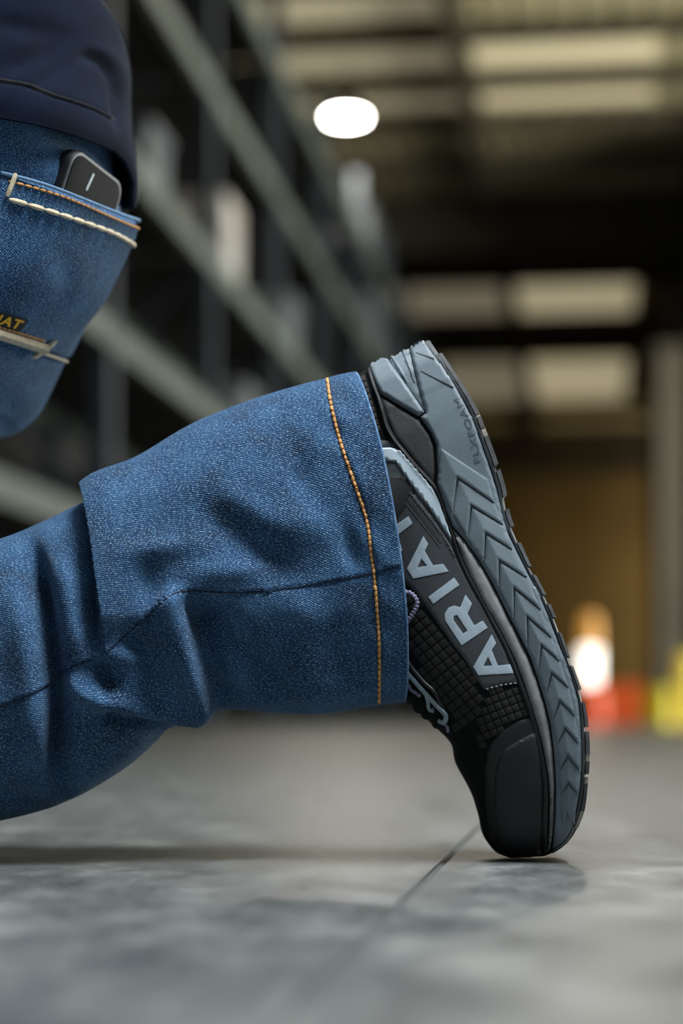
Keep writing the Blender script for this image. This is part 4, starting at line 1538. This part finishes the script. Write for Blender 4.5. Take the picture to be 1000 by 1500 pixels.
decal('reflective_stripe', [(545, 690), (548, 668), (552, 659), (560, 656.5), (572, 656), (588, 659), (606, 680), (626, 704), (636, 717), (646, 740), (656, 768), (664, 796), (652, 778), (626, 740), (604, 713), (584, 684), (579, 677), (563, 675), (557, 682), (550, 698)], SH, 0.0021, M_stripe, shoe, 2.6, 2.5, mirror=MIR)
decal('suede_arch', [(538, 660), (546, 650), (556, 645), (572, 646), (586, 656), (572, 655), (560, 655), (551, 658), (547, 668), (542, 690)], SH, 0.0007, M_suede, shoe, 2.8, 2, mirror=MIR)
# toe bumper and cap
decal('toe_bumper', [(782, 1050), (760, 1056), (737, 1070), (721, 1088), (714, 1103), (711, 1126), (712, 1175), (718, 1225), (732, 1246), (752, 1253), (775, 1255), (793, 1251), (796, 1210), (797, 1160), (794, 1120), (787, 1080)], SH, 0.0012, M_rubber, shoe, 4, 3, mirror=MIR)
decal('toe_cap', [(785, 1070), (760, 1083), (742, 1094), (731, 1108), (726, 1125), (724, 1160), (726, 1200), (735, 1236), (752, 1249), (775, 1252), (791, 1248), (794, 1210), (795, 1160), (793, 1120)], SH, 0.0026, M_toecap, shoe, 4, 5, mirror=MIR, wall=0.3)

# letters on the side overlay (print of real thickness)
LET = {
    'A1': ([(720, 929), (726.5, 942), (720, 952), (729, 975), (747, 973), (751.5, 986), (701, 989), (693, 977)], [[(714.5, 962), (708, 975.5), (720.5, 975)]]),
    'R': ([(681.5, 871), (691, 884), (684.5, 899), (694.5, 916), (707, 909), (714, 919.5), (676, 945.5), (652, 909), (651, 899), (657, 890), (665, 887), (674, 889.5)], [[(664.5, 902), (669.5, 901), (684.5, 924), (678, 928), (664, 908)]]),
    'I': ([(665, 846), (672.5, 857), (634.5, 884.5), (627, 874.5)], []),
    'A2': ([(620, 785), (627, 797), (622, 807), (634, 828), (649, 826), (657, 837), (605, 847.5), (596, 833)], [[(617, 818), (611.5, 831), (625.5, 829)]]),
    'T': ([(598, 756), (604, 767), (582, 784), (589, 806), (580, 816), (566, 790), (570, 776)], []),
}
for nm, (pl, hl) in LET.items():
    decal('letter', pl, pan_S, 0.00035, M_letter, shoe, 2.2, 0.6, base=0.0004, holes=hl, wall=0.8)
# stitch rows on the overlay
tag(obj('overlay_stitching', *merge(stitches([(600, 722), (618, 745), (636, 768), (652, 791), (666, 816)], pan_S, 3.0, 1.5, 0.0004, 0.8)), M_suede, shoe), kind='stuff')
obj('overlay_ridge', *bead_line(smooth_line([(585, 727), (604, 750), (624, 775), (645, 802)], 4), pan_S, 0.00025, 0.3), M_suede, shoe)
zz = []
for q in smooth_line([(590, 727), (606, 747), (624, 770), (643, 796)], 3.0):
    p1, n_ = pan_S.at(q[0] - 1, q[1] + 1.5)
    p2, _ = pan_S.at(q[0] + 3.5, q[1] - 2.5)
    zz.append(tube([p1, (p1 + p2) / 2 + n_ * 0.0001, p2], 0.00025, 5))
tag(obj('embossed_marks', *merge(zz), M_heelpanel, shoe), kind='stuff')
tag(obj('overlay_end_stitching', *merge(stitches([(712, 1009), (735, 1003), (758, 1000)], pan_S, 4.0, 3.0, 0.00035, 0.8)), M_letter, shoe), kind='stuff')


def cells(poly, org, a, b, ga, gb, hgt, material, name, fill=0.87):
    """ripstop squares: each a small raised pad on the fabric"""
    poly = np.array(poly, float)
    a, b = np.array(a, float), np.array(b, float)
    parts = []
    for i in range(-40, 41):
        for j in range(-40, 41):
            c0 = np.array(org) + a * i * ga + b * j * gb
            q = [c0 + a * ga * fa * fill / 2 + b * gb * fb * fill / 2 for fa, fb in ((-1, -1), (1, -1), (1, 1), (-1, 1))]
            if not in_poly(np.array(q + [c0]), poly).all(): continue
            V_ = []
            for sc, hh_ in ((1.0, -0.0004), (1.0, hgt * 0.6), (0.72, hgt)):
                for p_ in q:
                    r = c0 + (p_ - c0) * sc
                    loc, n_ = SH.at(r[0], r[1])
                    V_.append(loc + n_ * hh_)
            F_ = []
            for l_ in range(2):
                for k_ in range(4):
                    F_.append((l_ * 4 + k_, l_ * 4 + (k_ + 1) % 4, l_ * 4 + 4 + (k_ + 1) % 4, l_ * 4 + 4 + k_))
            F_.append((8, 9, 10, 11))
            x_, y_, z_ = V_[8], V_[9], V_[10]
            if (y_ - x_).cross(z_ - x_).dot(Vector((0, -1, 0.0))) < 0: F_ = [f_[::-1] for f_ in F_]
            parts.append((V_, F_))
    o_ = obj(name, *merge(parts), material, shoe, None, 30)
    tag(o_, kind='stuff')
    return o_


cells([(575, 835), (600, 856), (621, 876), (643, 906), (665, 939), (687, 968), (701, 992), (712, 1010), (724, 1028), (704, 1050), (694, 1070), (684, 1088), (664, 1074), (652, 1052), (640, 1024), (618, 994), (596, 966), (585, 920)],
      (640, 950), (0.64, 0.77), (0.80, -0.60), 13.6, 13.0, 0.0005, M_cell, 'ripstop_grid')
cells([(706, 1012), (735, 1000), (770, 996), (784, 1050), (760, 1060), (740, 1072), (724, 1090), (712, 1108), (690, 1104), (692, 1060)],
      (740, 1030), (0.40, 0.915), (0.935, -0.355), 11.5, 11.0, 0.0005, M_cell, 'ripstop_grid')
cells([(518, 552), (537, 546), (546, 570), (556, 600), (566, 630), (556, 640), (535, 650)],
      (545, 600), (0.28, 0.96), (0.955, -0.30), 9.5, 8.0, 0.0005, M_collar, 'collar_ripstop', 0.86)

# --- tongue edge, eyestay and laces
tong = [(596, 1018), (606, 1034), (618, 1048), (634, 1058), (650, 1073), (662, 1086)]
for i, (tu, tvv, rr) in enumerate(((603, 1024, 0.0045), (614, 1036, 0.005), (625, 1046, 0.0045), (640, 1060, 0.004))):
    c0 = W(tu, tvv, YC - 0.004)
    pts = [c0 + Vector((0.004, -0.020, 0.004)), c0 + Vector((0.0, -0.010, 0.0005)), c0, c0 + Vector((0.0, 0.012, 0.0005)), c0 + Vector((0.004, 0.022, 0.004))]
    obj('lace_bar', *tube(pts, [rr * 0.6, rr * 0.8, rr * 0.85, rr * 0.8, rr * 0.6], 10), M_upper, shoe)


def ribbon(line, rad, material, name, lift=0.6, fl=1.0, n=8):
    pts, ups = [], []
    for q in smooth_line(line, 2.5):
        loc, n_ = SH.at(q[0], q[1])
        pts.append(loc + n_ * rad * lift)
        ups.append(n_)
    return obj(name, *tube(pts, rad, n, fl, up=ups), material, shoe)


ribbon([(586, 962), (597, 981), (612, 999), (627, 1016), (642, 1032), (655, 1046), (652, 1056), (645, 1053)], 0.0016, M_eyestay, 'eyestay', 1.2, 0.7)
ribbon([(626, 1017), (629, 1028), (630, 1036), (637, 1040)], 0.0013, M_eyestay, 'eyestay_hook', 1.2, 0.7)
ribbon([(648, 1056), (656, 1062), (658, 1070)], 0.0010, M_lace, 'lace_end', 1.2)
ribbon([(600, 1000), (604, 1008), (610, 1012), (618, 1018)], 0.0011, M_lace, 'lace_end', 1.5)
ribbon([(632, 1040), (636, 1036)], 0.0009, M_lace, 'lace_end', 1.5)
# ribbed edge of the eyestay and the lace loop in front of it
ribbon([(576, 968), (592, 962), (606, 980), (622, 999), (636, 1012), (646, 1030), (658, 1048)], 0.0012, M_rubber, 'eyestay_piping', 0.8)
loop = [(580, 884), (590, 871), (600, 868), (609, 874), (613, 883), (610, 894), (603, 906), (595, 916), (585, 926)]
pts = []
for i, q in enumerate(smooth_line(loop, 1.2)):
    loc, n_ = SH.at(q[0], q[1])
    pts.append(loc + n_ * 0.004)
rad_ = [0.0013 * (1.0 + 0.18 * (1 if i % 4 < 2 else -1)) for i in range(len(pts))]
lace = obj('lace_loop', *tube(pts, rad_, 8), M_lace, shoe)
tag(lace, 'lilac-grey lace loop peeking from the hem')
